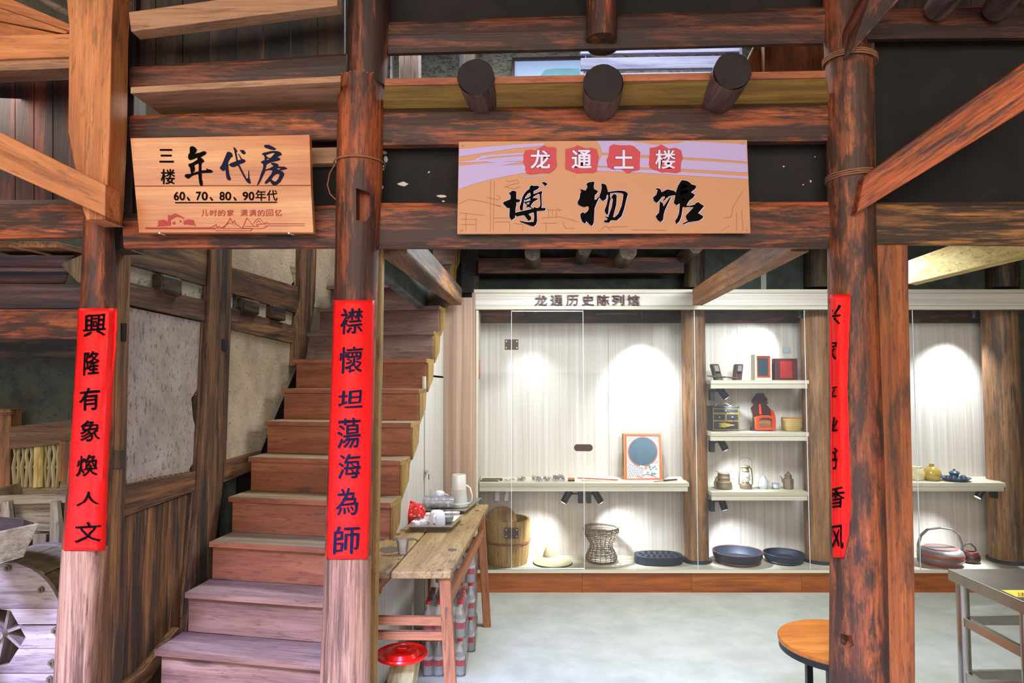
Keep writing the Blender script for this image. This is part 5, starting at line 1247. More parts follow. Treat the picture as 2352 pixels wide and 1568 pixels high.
link('body', MB().lathe([(.024,z4+.001),(.028,z4+.008),(.029,z4+.045),(.027,z4+.045),(.026,z4+.01),(0,z4+.008)], (cx,5.44,0), 26), M['porc'], t); link('blue_band', MB().ring((cx,5.44,z4+.042), .0285, .002, 28, 6).ring((cx,5.44,z4+.008), .028, .002, 28, 6), plain('cobalt', '#3a50a0', .3), t)
cx = X(1806,5.44)
t = thing('metal_teapot', 'square shouldered brown metal teapot with tiered lid on the lowest shelf', 'teapot', (cx, 5.44, z4))
mb = MB(); n6 = 6; pr6 = [(.036,.001),(.040,.004),(.040,.078),(.030,.084)]; vs = [(cx+r*math.cos(2*PI*(k+.5)/6), 5.44+r*math.sin(2*PI*(k+.5)/6), z4+z) for r, z in pr6 for k in range(6)]
link('body', mb.add(vs, [(i*6+k, i*6+(k+1) % 6, (i+1)*6+(k+1) % 6, (i+1)*6+k) for i in range(3) for k in range(6)]+[(5,4,3,2,1,0),(18,19,20,21,22,23)]), M['teapot'], t, bevel=.001)
link('lid', MB().lathe([(.028,z4+.084),(.027,z4+.100),(.030,z4+.104),(.020,z4+.114),(.018,z4+.118),(.010,z4+.126),(.004,z4+.128),(.007,z4+.134),(0,z4+.140)], (cx,5.44,0), 20), M['teapot'], t)
link('spout', MB().tube([(cx-.036,5.44,z4+.04),(cx-.046,5.44,z4+.06),(cx-.050,5.44,z4+.085),(cx-.060,5.44,z4+.098)], [.009,.007,.005,.004], 8), M['teapot'], t)

# ---- far right: ochre jar, tea set, baskets
cx = X(2134,5.42)
solid('ochre_jar', 'squat ochre glazed jar with narrow neck on the far right shelf', 'jar', MB().lathe([(.042,z5+.001),(.055,z5+.012),(.068,z5+.040),(.068,z5+.055),(.055,z5+.085),(.030,z5+.105),(.018,z5+.112),(.016,z5+.122),(.022,z5+.128),(.016,z5+.127),(.012,z5+.11)], (cx,5.42,0), 32), M['ochre'])
cx = X(2099,5.44); solid('cream_jar', 'cream glazed jar half hidden behind the right column on the far right shelf', 'jar', MB().lathe([(.045,z5+.001),(.058,z5+.02),(.058,z5+.06),(.040,z5+.10),(.044,z5+.105),(.04,z5+.103)], (cx,5.44,0), 28), M['hat'])
cx = X(2187,5.40)
t = thing('tea_tray', 'blue grey saucer shaped tea tray on the far right shelf', 'tray', (cx, 5.40, z5))
link('dish', MB().lathe([(.065,z5+.001),(.085,z5+.008),(.108,z5+.024),(.110,z5+.027),(.100,z5+.022),(.07,z5+.012),(0,z5+.011)], (cx,5.40,0), 36), M['bluegrey'], t)
t = thing('lidded_tea_bowl', 'blue grey lidded tea bowl standing in the middle of the tea tray', 'bowl', (cx, 5.41, z5+.011))
link('bowl', MB().lathe([(.018,z5+.013),(.022,z5+.02),(.030,z5+.045),(.036,z5+.058)], (cx,5.41,0), 24), M['bluegrey'], t); link('lid', MB().lathe([(.040,z5+.060),(.034,z5+.068),(.014,z5+.078),(.006,z5+.082),(.009,z5+.090),(0,z5+.093)], (cx,5.41,0), 24), M['bluegrey'], t)
for i, (dx, dy, lb) in enumerate(((-.062,-.01,'upturned blue grey cup at the left rim of the tea tray'), (-.040,-.045,'upturned blue grey cup at the front left of the tea tray'), (.042,-.04,'upturned blue grey cup at the front right of the tea tray'), (.062,.0,'upturned blue grey cup at the right rim of the tea tray'))):
    solid('tea_cup', lb, 'cup', MB().lathe([(.022,z5+.0125+.004*(abs(dx) > .05)),(.020,z5+.030),(.014,z5+.042),(.008,z5+.044),(0,z5+.043)], (cx+dx,5.40+dy,0), 20), M['bluegrey'], group='cups on the tea tray')
cx = X(2160,5.38,1270)
t = thing('food_carrier', 'round banded grey and red lacquered food basket with tall arched handle', 'basket', (cx, 5.38, zb))
R_ = .158
link('body', MB().lathe([(R_*.84,zb+.001),(R_*.9,zb+.02),(R_*.98,zb+.045),(R_,zb+.065)], (cx,5.38,0), 40), M['pinkcer'], t); link('middle_band', MB().lathe([(R_*1.0,zb+.030),(R_*1.03,zb+.05),(R_*.98,zb+.064)], (cx,5.38,0), 40), M['steel_d'], t)
link('lid', MB().lathe([(R_*1.02,zb+.066),(R_*1.03,zb+.078),(R_*1.0,zb+.09)], (cx,5.38,0), 40), M['pinkcer'], t); link('lid_top', MB().lathe([(R_*1.0,zb+.090),(R_*.94,zb+.108),(R_*.78,zb+.120),(R_*.6,zb+.124),(0,zb+.122)], (cx,5.38,0), 40), M['steel_d'], t); link('lid_ring', MB().ring((cx,5.38,zb+.121), R_*.70, .008, 40, 6), M['pinkcer'], t)
pts = [(cx-R_-.012,5.38,zb+.02),(cx-R_-.014,5.38,zb+.14),(cx-R_+.01,5.38,zb+.215),(cx-R_*.6,5.38,zb+.262),(cx,5.38,zb+.275),(cx+R_*.6,5.38,zb+.262),(cx+R_-.01,5.38,zb+.215),(cx+R_+.014,5.38,zb+.14),(cx+R_+.012,5.38,zb+.02)]
mb = MB()
for i in range(len(pts)-1): mb.bar(V(pts[i]), V(pts[i+1]), .010, .026, up=(0,1,0))
link('handle', mb, M['steel_d'], t, bevel=.002)
cx = X(2229,5.42,1270)
t = thing('small_basket', 'small dark round basket with curved handle right of the food carrier', 'basket', (cx, 5.42, zb))
link('body', MB().lathe([(.045,zb+.001),(.062,zb+.012),(.068,zb+.040),(.058,zb+.070),(.040,zb+.085),(.036,zb+.08),(.05,zb+.04),(0,zb+.02)], (cx,5.42,0), 30), M['lacq_dk'], t); link('rim', MB().ring((cx,5.42,zb+.082), .042, .006, 28, 6), M['redblk'], t)
link('handle', MB().tube([(cx-.052,5.42,zb+.07),(cx-.060,5.42,zb+.11),(cx-.035,5.42,zb+.142),(cx,5.42,zb+.146),(cx+.035,5.42,zb+.118),(cx+.052,5.41,zb+.06),(cx+.050,5.41,zb+.05)], [.006,.006,.007,.007,.006,.006,.004], 8), M['brass'], t)
cx = X(2102,5.44,1270); solid('pale_jug', 'pale jug mostly hidden behind the right column on the case floor', 'jug', MB().lathe([(.05,zb+.001),(.07,zb+.03),(.068,zb+.07),(.04,zb+.1),(.042,zb+.11),(.036,zb+.108)], (cx-.09,5.50,0), 26), M['hat'])
for i, (lb, xs_) in enumerate((('left small white card hanging under the long shelf', (1137,1147)), ('right small white card hanging under the long shelf', (1160,1168)))):
    solid('card', lb, 'card', prz([(xs_[0]+2*i,1127),(xs_[1],1127),(xs_[1],1150),(xs_[0]-2*i,1150)], 5.55, .002), M['white'])
solid('lamp_strip', 'small orange tube lamp on the left side panel of the case', 'lamp', MB().tube([P(1100,826,5.3),P(1100,870,5.3)], .008, 10), M['lacq_red'])
# ================================================================== WORK TABLE and what stands on it
TZ = .77
A, B_, Cc, D = PZ(799,1313,TZ), PZ(1035,1313,TZ), PZ(1122,1158,TZ), PZ(974,1158,TZ)
tb = thing('work_table', 'worn wooden work table with two stained top planks beside the stairs', 'table', ((A.x+Cc.x)/2, (A.y+Cc.y)/2, 0))
ab = A.lerp(B_, .41); dc = D.lerp(Cc, .41); g = V((.004,0,0)); ld = (Cc-B_).normalized()
link('top_plank', MB().prism([A, ab-g, dc-g, D], (0,0,-.03)), M['table'], tb, grain=ld, bevel=.005)
link('top_plank', MB().prism([ab+g, B_, Cc, dc+g], (0,0,-.03)), M['table'], tb, grain=ld, bevel=.005)
legs = {}
for nm, c, ox_, oy in (('nl', A, .05, .05), ('nr', B_, -.028, .04), ('fr', Cc, -.05, -.06), ('fl', D, .05, -.06)):
    top = V((c.x+ox_, c.y+oy, TZ-.03)); sx_ = .045 if nm in ('nr','fr') else -.03
    bot = V((top.x+sx_, top.y+(-.02 if nm[0] == 'n' else .0), 0)); legs[nm] = (top, bot)
    link('leg', MB().bar(bot, top, .050, .042, up=(0,1,0)), M['table_leg'], tb, grain=(0,0,1), bevel=.003)
lp = lambda k, z: legs[k][0].lerp(legs[k][1], (TZ-.03-z)/(TZ-.03))
for z in (.552, .490): link('stretcher', MB().bar(lp('nl',z), lp('nr',z), .028, .036), M['table_leg'], tb, grain=(1,0,0), bevel=.003)
link('stretcher', MB().bar(lp('nr',.625), lp('fr',.60), .03, .045), M['table_leg'], tb, grain=ld, bevel=.003)
link('stretcher', MB().bar(lp('nl',.625), lp('fl',.60), .03, .045), M['table_leg'], tb, grain=ld, bevel=.003)
for z in (.552, .490): link('stretcher', MB().bar(lp('fl',z), lp('fr',z), .028, .036), M['table_leg'], tb, grain=(1,0,0), bevel=.003)
mb = MB(); c_ = lp('nr',.60); mb.box(c_.x-.006,c_.x+.008,c_.y-.0235,c_.y-.0215,.57,.615); link('tenon_end', mb, M['part_dark'], tb)
# stains burnt into the planks
st = MB()
for x, y, w, h in ((893,1262,34,9),(905,1238,14,3),(938,1238,24,3),(1040,1262,14,4),(960,1180+60,8,2),(910,1232-6,14,2.5),(926,1217,10,2),(1096,1172,8,2),(1040,1306,8,1.6),(1010,1308,7,1.5),(886,1275,12,2),(1060,1204,5,1.5),(1032,1216,6,1.2),(915,1283,6,1.4)):
    pts = [PZ(x+w*math.cos(q)*random.uniform(.6,1), y+h*math.sin(q)*random.uniform(.6,1), TZ+.0012) for q in [k*PI/7 for k in range(14)]]
    st.prism(pts, (0,0,-.0008))
link('stain', st, plain('burn_stain', '#5e4a3a', .7), tb)['kind'] = 'stuff'

def tray(nm, lab, nl, nr, fr, fl, z, h, mat, lip=.018):
    q = [PZ(*nl, z+h), PZ(*nr, z+h), PZ(*fr, z+h), PZ(*fl, z+h)]; c = sum(q, V())/4
    inn = [p+(c-p).normalized()*lip*1.6 for p in q]; bot = [V((*(p+(c-p).normalized()*lip*2.4).xy, z+.002)) for p in q]
    t = thing(nm, lab, 'tray', (c.x, c.y, z))
    lo = [p-V((0,0,h-.002)) for p in inn]
    link('rim', MB().holed(q, [inn], (0,0,-.004)), mat, t, bevel=.001)
    mb = MB(); mb.add(inn+bot+[V((*(p+(p-c).normalized()*.002).xy, p.z)) for p in inn]+[V((p.x, p.y, z)) for p in bot],
        [(i, 4+i, 4+(i+1) % 4, (i+1) % 4) for i in range(4)]+[(4,7,6,5)]+[(8+i, 8+(i+1) % 4, 12+(i+1) % 4, 12+i) for i in range(4)]+[(12,13,14,15)])
    link('pan', mb, mat, t)
    return t, c
tray('steel_tray', 'smaller deep stainless tray with cups and mugs on the work table', (934,1208), (1040,1208), (1066,1181), (962,1183), TZ+.0005, .034, M['steel'])
tray('steel_tray', 'larger stainless tray with thermos jug and tumblers at the far end of the work table', (966,1171), (1070,1172), (1107,1143), (1030,1142), TZ+.0005, .030, M['steel'])

def mug(nm, lab, px, py, z, r, h, mat, handle=None, cat='cup', up=False, prof=None, grp=None, hm=None):
    c = PZ(px, py, z); t = thing(nm, lab, cat, c, grp)
    if prof is None:
        prof = [(r*.97,0),(r,.006),(r*1.0,h*.5),(r*.9,h*.85),(r*.72,h*.97),(r*.62,h),(r*.58,h*.97),(0,h*.96)] if not up else [(r*.45,0),(r*.5,.003),(r*.78,h*.35),(r,h),(r*.95,h),(r*.72,h*.4),(r*.4,h*.2),(0,h*.18)]
    link('body', MB().lathe([(a, z+b) for a, b in prof], (c.x, c.y, 0), 30), mat, t)
    if handle:
        dx, dy = handle
        pts = [V((c.x+dx*r*.8, c.y+dy*r*.8, z+h*.8)), V((c.x+dx*(r+.026), c.y+dy*(r+.026), z+h*.72)), V((c.x+dx*(r+.03), c.y+dy*(r+.03), z+h*.4)), V((c.x+dx*r*.9, c.y+dy*r*.9, z+h*.16))]
        link('handle', MB().tube(pts, [.006,.007,.0065,.006], 8), hm or mat, t)
    return t, c
zt = TZ+.005
mug('white_mug', 'large white mug upside down on the small tray, handle to the front', 1004, 1206, zt, .046, .082, M['white'], (-.15,-1))
for i, (x, y, lb) in enumerate(((972,1206,'white teacup lying upside down at the near left corner of the small tray'), (954,1209,'leftmost white teacup upside down in the small tray'), (970,1194,'patterned white teacup behind the near left cups of the small tray'), (984,1190,'white teacup in the back row left of the big mug'))):
    mug('teacup', lb, x, y, zt, .027, .032, M['white'] if i != 2 else M['porc'], grp='teacups on the small tray')
for i, (x, y, lb) in enumerate(((1031,1199,'small upright teacup with dark pattern right of the big mug'), (1030,1189,'upright white teacup behind the patterned one right of the big mug'), (1046,1189,'rightmost upright white teacup on the small tray'))):
    mug('teacup', lb, x, y, zt, .028, .034, M['porc'] if i == 0 else M['white'], up=True, grp='teacups on the small tray')
z2_ = TZ+.005
t, c = mug('thermos_jug', 'tall frosted plastic jug upside down with long handle on the far tray', 1054, 1162, z2_, .058, .205, M['frost'], cat='jug', prof=[(.060,0),(.061,.004),(.060,.022),(.056,.024),(.050,.11),(.0505,.112),(.048,.112),(.045,.2),(.042,.205),(0,.203)])
link('handle', MB().tube([(c.x+.046,c.y,z2_+.135),(c.x+.070,c.y,z2_+.118),(c.x+.086,c.y-.004,z2_+.07),(c.x+.084,c.y-.004,z2_+.03),(c.x+.066,c.y,z2_+.016),(c.x+.054,c.y,z2_+.022)], [.007,.007,.006,.006,.007,.006], 10), M['frost'], t)
base = PZ(990, 1170, z2_)
for i in range(4):      # nested tumblers lying on their side
    x0 = base.x-.095+i*.050; r = .043; zc = z2_+r+.001
    b = MB(); seg = 28; rings = [(x0, r*1.0), (x0+.004, r*1.02), (x0+.05, r*.95), (x0+.085, r*.88), (x0+.092, r*.80)]
    vs = [(xx, base.y+rr*math.cos(2*PI*k/seg), zc+rr*math.sin(2*PI*k/seg)) for xx, rr in rings for k in range(seg)]
    b.add(vs, [(a*seg+k, a*seg+(k+1) % seg, (a+1)*seg+(k+1) % seg, (a+1)*seg+k) for a in range(4) for k in range(seg)]+[tuple(4*seg+k for k in range(seg))]); b.smooth = True
    solid('clear_tumbler', ['leftmost of four clear tumblers nested on their side on the far tray','second from left of the nested clear tumblers','third from left of the nested clear tumblers','rightmost nested clear tumbler, showing its base'][i], 'tumbler', b, M['cupclear'], group='nested clear tumblers')
mug('white_mug', 'white cup upside down behind the nested tumblers', 1010, 1158, z2_, .036, .088, M['white'], (.9,-.2))
t = thing('red_bag', 'crumpled knotted red plastic bag on the work table against the closet', 'bag', PZ(949,1200,TZ))
c = PZ(949,1200,TZ+.001)+V((0,.03,.048)); bm = bmesh.new(); bmesh.ops.create_icosphere(bm, subdivisions=4, radius=.066)
mb = MB(); mb.v = [c+V((v.co.x*1.02, v.co.y*.9, v.co.z*.9))*(1+.16*noise.noise(v.co*26)+.12*abs(noise.noise(v.co*52+V((3,0,0))))) for v in bm.verts]; bm.verts.index_update(); mb.f = [tuple(v.index for v in f.verts) for f in bm.faces]; bm.free()
mb.v = [V((p.x, p.y, max(p.z, TZ+.001))) for p in mb.v]
bagm = see('bag_plastic', '#e01a10', .88, .12, .35)
link('bag', mb, bagm, t, smooth=False); link('knot', MB().tube([c+V((-.012,0,.040)), c+V((-.012,0,.058)), c+V((-.008,0,.066))], [.016,.012,.018], 10).rough(.004,30), M['plastic_red'], t)
c = PZ(925,1271,TZ+.001)
t = thing('plastic_cup', 'empty clear disposable cup standing alone on the near table plank', 'cup', c)
link('cup', MB().lathe([(0,c.z),(.021,c.z),(.0215,c.z+.002),(.030,c.z+.064),(.0285,c.z+.064),(.020,c.z+.004),(0,c.z+.003)], (c.x,c.y,0), 30), M['cupclear'], t); link('rim', MB().ring((c.x,c.y,c.z+.064), .0298, .0013, 30, 6), M['cupclear'], t)

# ---- shrink wrapped water packs
def bottle_meshes():
    body = MB().lathe([(.024,0),(.028,.004),(.0285,.02),(.027,.024),(.0285,.03),(.0275,.05),(.0285,.055),(.0285,.10),(.027,.118),(.020,.142),(.0135,.158),(.0125,.175)], (0,0,0), 14)
    cap = MB().lathe([(.0148,.176),(.0148,.190),(.013,.192),(0,.192)], (0,0,0), 12)
    lab = MB().lathe([(.0290,.050),(.0290,.082)], (0,0,0), 14); lab2 = MB().lathe([(.0291,.082),(.0291,.100)], (0,0,0), 14)
    return body, cap, lab, lab2
bb, bc, bl, bl2 = bottle_meshes()
proto = link('bottle', bb, M['pet'], None, keep=True); 
pc = link('cap', bc, M['capred'], None, keep=True); pc.parent = proto
pl_ = link('label', bl, M['capred'], None, keep=True); pl_.parent = proto
pl2 = link('label_band', bl2, M['white'], None, keep=True); pl2.parent = proto
def place_bottle(par, x, y, z):
    c = proto.copy(); C.objects.link(c); c.parent = par; c.location = V((x, y, z))-wloc(par)
    for q in (pc, pl_, pl2): d = q.copy(); C.objects.link(d); d.parent = c
nx_, ny_ = 4, 5; dx_ = .0585
x0 = P(970,1534,3.8).x+.03
for nm_, yy, level, lab in ((0, 3.80, 0, 'lower shrink wrapped pack of red capped water bottles nearest the table leg'), (0, 3.80, 1, 'upper shrink wrapped pack of red capped water bottles nearest the table leg'),
                        (1, 4.13, 0, 'bottom pack of water bottles in the far stack under the table'), (1, 4.13, 1, 'middle pack of water bottles in the far stack under the table'), (1, 4.13, 2, 'top pack of water bottles in the far stack, close below the table top')):
    z = .002+level*.198; xx = x0+.035*nm_
    t = thing('water_pack', lab, 'bottles', (xx+1.5*dx_, yy+2*dx_, z))
    for i in range(nx_):
        for j in range(ny_):
            if i == nx_-1 or j == 0 or (nm_ == 0 and level == 1) : place_bottle(t, xx+i*dx_, yy+j*dx_, z)
    a, b2_ = xx-.031, xx+3*dx_+.031; c0_, c1_ = yy-.031, yy+4*dx_+.031
    mb = MB(); vs = []; ring = []
    for (zz, s_) in ((z+.001, 0), (z+.10, -.001), (z+.125, .004), (z+.165, .018), (z+.193, .024)):
        for k in range(4):
            cxx, cyy = [(a,c0_),(b2_,c0_),(b2_,c1_),(a,c1_)][k]; sx_, sy_ = [(1,1),(-1,1),(-1,-1),(1,-1)][k]
            vs += [(cxx+sx_*(s_+.012), cyy+sy_*s_, zz), (cxx+sx_*s_, cyy+sy_*(s_+.012), zz)] if k in (1,3) else [(cxx+sx_*s_, cyy+sy_*(s_+.012), zz), (cxx+sx_*(s_+.012), cyy+sy_*s_, zz)]
    mb.add(vs, [(i*8+k, i*8+(k+1) % 8, (i+1)*8+(k+1) % 8, (i+1)*8+k) for i in range(4) for k in range(8)]+[tuple(range(7,-1,-1)), tuple(range(32,40))])
    link('shrink_wrap', mb, M['wrap'], t)
bpy.data.objects.remove(pc); bpy.data.objects.remove(pl_); bpy.data.objects.remove(pl2); bpy.data.objects.remove(proto)

# ---- red lid on a wood chunk under the table
lc = V((P(923,1497,3.2).x, 3.2, P(923,1500,3.2).z))
t = thing('wood_chunk', 'split pale log leaning on the floor under the red lid', 'log', (lc.x-.01, 3.22, 0))
link('log', MB().tube([(lc.x-.06,3.12,.0),(lc.x-.02,3.18,.12),(lc.x+.02,3.22,lc.z-.026)], [.085,.075,.07], 9).rough(.012, 8), M['lattice'], t, grain=(.1,0,1), smooth=False)
t = thing('pail_cover', 'round glossy red plastic bucket lid with square grip under the table', 'cover', (lc.x, lc.y, lc.z-.012)); L = lc.z
link('lid', MB().lathe([(.110,L-.012),(.118,L-.008),(.120,L),(.116,L+.007),(.104,L+.004),(.100,L-.002),(.084,L-.002),(.072,L+.014),(.046,L+.018),(.038,L+.012),(0,L+.010)], (lc.x,lc.y,0), 48), M['plastic_red'], t)
link('grip', MB().box(lc.x-.022,lc.x+.022,lc.y-.009,lc.y+.009,L+.010,L+.028), M['plastic_red'], t, bevel=.004)
solid('floor_plank', 'loose pale plank lying along the closet wall under the table', 'plank', MB().bar((-.64,2.9,.05),(-.56,4.2,.05), .03, .10), M['tan'])

# ================================================================== ROUND TABLE and STEEL TABLE
rc = V((1.444, 3.05, .46)); t = thing('round_stool', 'round orange wooden stool table with black rim and legs behind the right column', 'stool', (rc.x, rc.y, 0))
link('top', MB().lathe([(.262,.440),(.265,.444),(.265,.456),(.262,.46),(0,.46)], (rc.x,rc.y,0), 72), M['wtop'], t, grain=(1,.1,0)); link('rim', MB().lathe([(.255,.412),(.261,.414),(.261,.4395),(.255,.4395)], (rc.x,rc.y,0), 72), M['black'], t)
for sx_ in (-1, 1):
    for sy_ in (-1, 1): link('leg', MB().bar((rc.x+sx_*.105,rc.y+sy_*.105,0),(rc.x+sx_*.105,rc.y+sy_*.105,.385), .026, .026, up=(0,1,0)), M['black'], t)
    link('leg_rail', MB().bar((rc.x+sx_*.105,rc.y-.118,.399),(rc.x+sx_*.105,rc.y+.118,.399), .026, .026), M['black'], t)
    link('leg_rail', MB().bar((rc.x-.118,rc.y+sx_*.105,.399),(rc.x+.118,rc.y+sx_*.105,.399), .025, .025), M['black'], t)
sx0, sx1, sy0, sy1 = 1.84, 2.75, 2.50, 2.93; SZ = .80
t = thing('steel_table', 'stainless steel work table with slatted lower shelf at the right edge', 'table', ((sx0+sx1)/2, (sy0+sy1)/2, 0))
link('top', MB().box(sx0,sx1,sy0,sy1,SZ-.004,SZ), M['steel'], t, bevel=.002)
link('apron', MB().box(sx0,sx1,sy0,sy0+.003,SZ-.045,SZ-.004), M['steel'], t); link('apron', MB().box(sx0,sx0+.003,sy0+.003,sy1,SZ-.045,SZ-.004), M['steel'], t); link('apron', MB().box(sx0+.003,sx1,sy1-.003,sy1,SZ-.045,SZ-.004), M['steel'], t)
for x in (sx0+.035, sx1-.035):
    for y in (sy0+.035, sy1-.035): link('leg', MB().tube([(x,y,0),(x,y,SZ-.006)], .024, 20), M['steel'], t)
for z in (.60, .38):
    for x in (sx0+.035, sx1-.035): link('side_rail', MB().box(x-.012,x+.012,sy0+.05,sy1-.05,z-.018,z+.018), M['steel'], t, bevel=.002)
    link('back_rail', MB().box(sx0+.05,sx1-.05,sy1-.045,sy1-.025,z-.018,z+.018), M['steel'], t, bevel=.002)
for i in range(4): link('shelf_slat', MB().box(sx0+.05,sx1-.05,sy0+.07+i*.075,sy0+.105+i*.075,.372,.388), M['steel'], t, bevel=.002)
t = thing('yellow_card', 'yellow card with red writing on the near corner of the steel table', 'card', (1.99, 2.56, SZ))
cp = [PZ(2300,1355,SZ+.001), PZ(2420,1355,SZ+.001), PZ(2425,1372,SZ+.001), PZ(2335,1371,SZ+.001)]
link('card', MB().prism(cp, (0,0,.0008)), M['yellow_card'], t)
b = MB(); 
for i, ch in enumerate('注意'): write(b, ch, (2336+i*24,1360,2356+i*24,1369), lambda x, y: PZ(x, y, SZ+.0024), .01)
link('lettering', b, M['dred'], t)

# ================================================================== LEFT ALCOVE
struct('wall_alcove', MB().box(-4.2,-1.62,3.95,4.05,0,3.1), M['dkgreen'], grain=(1,0,0))
struct('wall_alcove_side', MB().box(-4.2,-4.1,2.95,3.95,0,3.1), M['dkgreen'], grain=(0,1,0)).name = 'wall_alcove_left'
# cupboard cornice
t = thing('cupboard_cornice', 'dark wooden cupboard top with stepped cornice at the left edge', 'cupboard', P(60,705,3.25))
link('fascia', MB().prism([P(-500,648,3.12),P(192,652,3.12),P(192,708,3.12),P(-500,708,3.12)], (0,.3,0)), M['cup_wood'], t, grain=(1,0,0), bevel=.003)
q0, q1 = P(-90,586,3.0), P(186,586,3.0)
link('crown', MB().add([P(-500,584,3.0),P(172,586,3.0),P(150,652,3.14),P(-500,650,3.14),P(-500,584,3.3),P(172,586,3.3),P(150,652,3.3),P(-500,650,3.3)], [(0,1,2,3),(1,5,6,2),(0,4,5,1),(3,2,6,7),(4,7,6,5),(0,3,7,4)]), M['cup_wood'], t, grain=(1,0,0), bevel=.006)
link('crown_bead', MB().bar(P(-500,618,3.05), P(162,620,3.05), .02, .02), M['cup_wood'], t, grain=(1,0,0), bevel=.005)
link('return', MB().prism([P(136,606,2.98),P(190,584,2.98),P(190,650,2.98),P(178,648,2.98)], (0,.12,0)), M['dark_post'], t, bevel=.003)
for lab, a, b_ in (('left loose plank end lying on the cupboard cornice', -60, 24), ('right loose plank end lying on the cupboard cornice', 42, 130)):
    p_, q_ = P(a,568,2.93), P(b_,568,2.93)
    solid('loose_plank', lab, 'plank', MB().prism([p_, q_, V((q_.x+.05,3.3,q_.z)), V((p_.x+.05,3.3,p_.z))], (0,0,.026)), M['brace_brown'], group='planks lying on the cupboard cornice', grain=(0,1,0), bevel=.002)
# back of the alcove
solid('alcove_beam', 'dark beam across the alcove above the bamboo lattice', 'beam', prz([(20,980),(185,962),(185,1014),(20,1032)], 3.6, .08), M['part_dark'], bevel=.004)
solid('alcove_rail', 'dark rail right under the burnt orange beam in the alcove', 'beam', prz([(-500,780),(190,778),(190,820),(-500,822)], 3.4, .08), M['dark_post'])
post('alcove_post', 'brown post at the far left of the alcove, banded with rattan', [(-60,24,940),(-62,22,1150),(-66,20,1500)], 'brace_brown', 3.76, .09)
post('alcove_post', 'short brown post right of the bamboo lattice', [(136,172,1012),(132,170,1105)], 'brace_brown', 3.55, .06)
t = thing('bamboo_lattice', 'woven bamboo lath panel in the dark alcove', 'lattice', P(85,1115,3.66))
for a, b_, n in ((30, 78, 5), (100, 140, 4)):
    for i in range(n):
        x = a+(b_-a)*(i+.5)/n; o = .006 if i % 2 else -.006
        link('lath', MB().tube([P(x,1018,3.65)+V((0,o,0)), P(x-1,1045,3.65)+V((0,-o,0)), P(x-2,1072,3.65)+V((0,o,0)), P(x-3,1118,3.65)+V((0,-o,0))], [.010,.008,.010,.009], 6), M['lattice'], t, grain=(0,0,1))
    for y in (1024, 1074): link('lath', MB().bar(P(a-2,y,3.655)+V((0,.0,0)), P(b_+2,y-3,3.655), .006, .016), M['lattice'], t, grain=(1,0,0))
link('stile', prz([(78,1022),(100,1018),(98,1118),(76,1120)], 3.63, .03), M['brace_yellow'], t, grain=(0,0,1))
# hopper on legs
t = thing('grain_hopper', 'grey wooden open hopper box standing on legs in the alcove', 'hopper', (P(60,1500,3.3).x, 3.3, 0))
o4 = [P(-70,1140,3.30), P(166,1132,3.30), P(190,1100,3.68), P(48,1106,3.68)]; cen = sum(o4, V())/4
i4 = [p.lerp(cen, .09) for p in o4]; lo4 = [V((*p.lerp(cen, .3).xy, p.z-.16)) for p in o4]
vs = o4+i4+lo4+[p+V((0,0,.012)) for p in lo4]
fs = [(i,(i+1) % 4,4+(i+1) % 4,4+i) for i in range(4)]+[(i,8+i,8+(i+1) % 4,(i+1) % 4) for i in range(4)]+[(4+i,4+(i+1) % 4,12+(i+1) % 4,12+i) for i in range(4)]+[(8,9,10,11),(15,14,13,12)]
link('hopper_box', MB().add(vs, fs), M['grey_wood'], t, grain=(1,0,0), bevel=.003)
link('rim_board', MB().bar(o4[0]+V((0,-.01,-.02)), o4[1]+V((0,-.01,-.02)), .02, .045), M['grey_wood'], t, grain=(1,0,0), bevel=.003)
for x in (17, 128):
    a = P(x,1150,3.27); link('leg', MB().tube([a, a+V((.012,.0,-.12)), V((a.x+.012,a.y,0))], [.022,.03,.026], 8), M['grey_wood'], t, grain=(0,0,1))
link('shelf_bar', MB().bar(P(80,1208,3.3), P(150,1212,3.3), .04, .035), M['grey_wood'], t, bevel=.004); link('shelf_bar', MB().bar(P(60,1228,3.34), P(170,1236,3.34), .05, .03), M['grey_wood'], t, bevel=.004)
link('block', MB().box(P(88,1240,3.3).x,P(118,1240,3.3).x,3.26,3.34,P(88,1278,3.3).z,P(88,1222,3.3).z), M['grey_wood'], t, bevel=.004)
# feed trough of the winnower
t = thing('feed_trough', 'slanting wooden trough with dark inside in front of the hopper at the left edge', 'trough', P(-10,1290,2.7))
o4 = [P(-90,1240,2.5), P(90,1202,2.62), P(62,1192,2.84), P(-70,1178,2.86)]; cen = sum(o4, V())/4
i4 = [p.lerp(cen, .10) for p in o4]; lo4 = [V((*p.lerp(cen, .35).xy, p.z-.13)) for p in o4]
link('trough_box', MB().add(o4+i4+lo4, [(i,(i+1) % 4,4+(i+1) % 4,4+i) for i in range(4)]+[(i,8+i,8+(i+1) % 4,(i+1) % 4) for i in range(4)]+[(8,9,10,11)]), M['grey_wood'], t, grain=(1,0,0), bevel=.002)
link('lining', MB().add([p-V((0,0,.002)) for p in i4]+[p+V((0,0,.01)) for p in lo4], [(i,(i+1) % 4,4+(i+1) % 4,4+i) for i in range(4)]+[(7,6,5,4)]), M['boards'], t)
link('support', MB().bar(V((P(-80,1290,2.7).x,2.7,0)), P(-80,1290,2.7), .04, .04, up=(0,1,0)), M['grey_wood'], t, grain=(0,0,1))
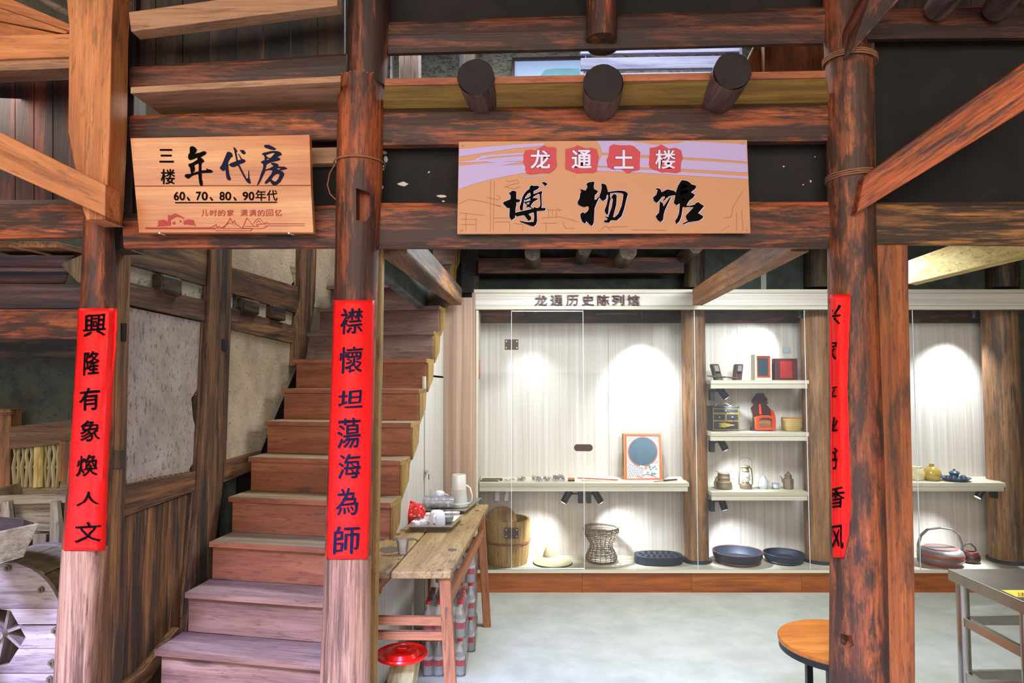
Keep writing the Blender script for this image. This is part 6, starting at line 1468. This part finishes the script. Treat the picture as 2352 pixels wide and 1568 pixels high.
# winnower drum
WY = 2.90; wc = P(-5,1438,WY); WR = .268
t = thing('winnower', 'old wooden grain winnower drum with bolted plank disc at the lower left', 'winnower', (wc.x, WY+.14, 0))
def chord(z): 
    d = z-wc.z
    return math.sqrt(max(WR*WR-d*d, 0)) if d > 0 else WR
def disc_board(za, zb_, Y, hole=True, th=.022):
    """one horizontal board of the disc between heights za<zb_, cut round above and round the six sided opening"""
    n = 8; zs = [za+(zb_-za)*i/n for i in range(n+1)]
    hx = lambda z: max(0, .118-abs(z-(wc.z-.045))*.62) if hole and abs(z-(wc.z-.045)) < .115 else 0
    for side in (1, -1):
        inner = [V((wc.x+side*hx(z), Y, z)) for z in zs]; outer = [V((wc.x+side*chord(z), Y, z)) for z in zs]
        pts = outer+inner[::-1]
        cl_ = [pts[0]]
        for p in pts[1:]:
            if (p-cl_[-1]).length > 1e-4: cl_.append(p)
        if (cl_[0]-cl_[-1]).length < 1e-4: cl_.pop()
        link('disc_board', MB().prism(cl_, (0,th,0)), M['wheel'], t, grain=(1,0,0))
zz = [P(0,y,WY).z for y in (1292, 1396, 1397.5, 1433, 1437.5, 1488, 1489.5, 1545, 1547, 1640, 1642, 1780)]
for i in range(0, 12, 2): disc_board(max(zz[i+1], .001), min(zz[i], wc.z+WR-.0005), WY)
link('back_disc', MB().prism([(wc.x+WR*1.0*math.cos(k*PI/24), WY+.28, wc.z+WR*1.02*math.sin(k*PI/24)) for k in range(25)]+[(wc.x-WR,WY+.28,0),(wc.x+WR,WY+.28,0)], (0,.03,0)), M['wheel'], t, grain=(1,0,0))
for i, (a0, a1, lift) in enumerate(((-6,14,.0),(14.8,30,.0),(30.8,50,0),(50.8,56,.008),(57,80,.0),(80.8,104,0),(105,130,0),(131,160,0),(161,186,0))):
    pts = []; n = 5
    for k in range(n+1):
        w = math.radians(a0+(a1-a0)*k/n); pts.append((wc.x+(WR-.004+lift)*math.cos(w), WY+.022, wc.z+(WR-.004+lift)*math.sin(w)))
    for k in range(n, -1, -1):
        w = math.radians(a0+(a1-a0)*k/n); pts.append((wc.x+(WR-.02+lift)*math.cos(w), WY+.022, wc.z+(WR-.02+lift)*math.sin(w)))
    link('drum_board', MB().prism(pts, (0,.256,0)), M['grey_wood'], t, grain=(0,1,0))
hub = V((wc.x-.01, WY+.12, wc.z-.045))
link('axle', MB().tube([hub-V((0,.1,0)), hub+V((0,.16,0))], .018, 12), M['wheel'], t, grain=(0,1,0))
for k in range(6):
    w = k*PI/3+.35; d = V((math.cos(w),0,math.sin(w))); link('fan_blade', MB().bar(hub+d*.01, hub+d*.16, .14, .012, up=d.cross(V((0,1,0)))), M['wheel'], t, grain=d)
for x, y in ((16,1305),(92,1355),(124,1448),(116,1522),(112,1560)):
    p = P(x,y,WY-.012); nb = MB().tube([p, p+V((0,.016,0))], .013, 6)
    bo1 = link('nut', nb, M['copper'], t); link('bolt', MB().tube([p-V((0,.012,0)), p], .006, 8), M['copper'], bo1)

# ================================================================== surroundings out of view that shape the light
struct('eave_sky_blocker', MB().box(-6, 6, .15, 2.96, 3.55, 3.62), M['boards_red'], grain=(1,0,0))  # unseen eave slab, front edge placed to cut off the sky light
struct('roof', MB().box(-6, 6, 2.2, 7, 5.9, 6.0), M['boards'], grain=(1,0,0))
struct('gallery_sky_blocker', MB().box(-6, 6, 2.96, 3.02, 3.45, 5.9), M['boards'], grain=(1,0,0))  # unseen, added to block light coming over the slab
struct('wall_side_left', MB().box(-5.1,-5,-2,4.05,0,3.5), M['boards_red'], grain=(0,0,1))
struct('wall_side_right', MB().box(5,5.1,-2,7,0,3.5), M['boards_red'], grain=(0,0,1))
bpy.context.view_layer.update()
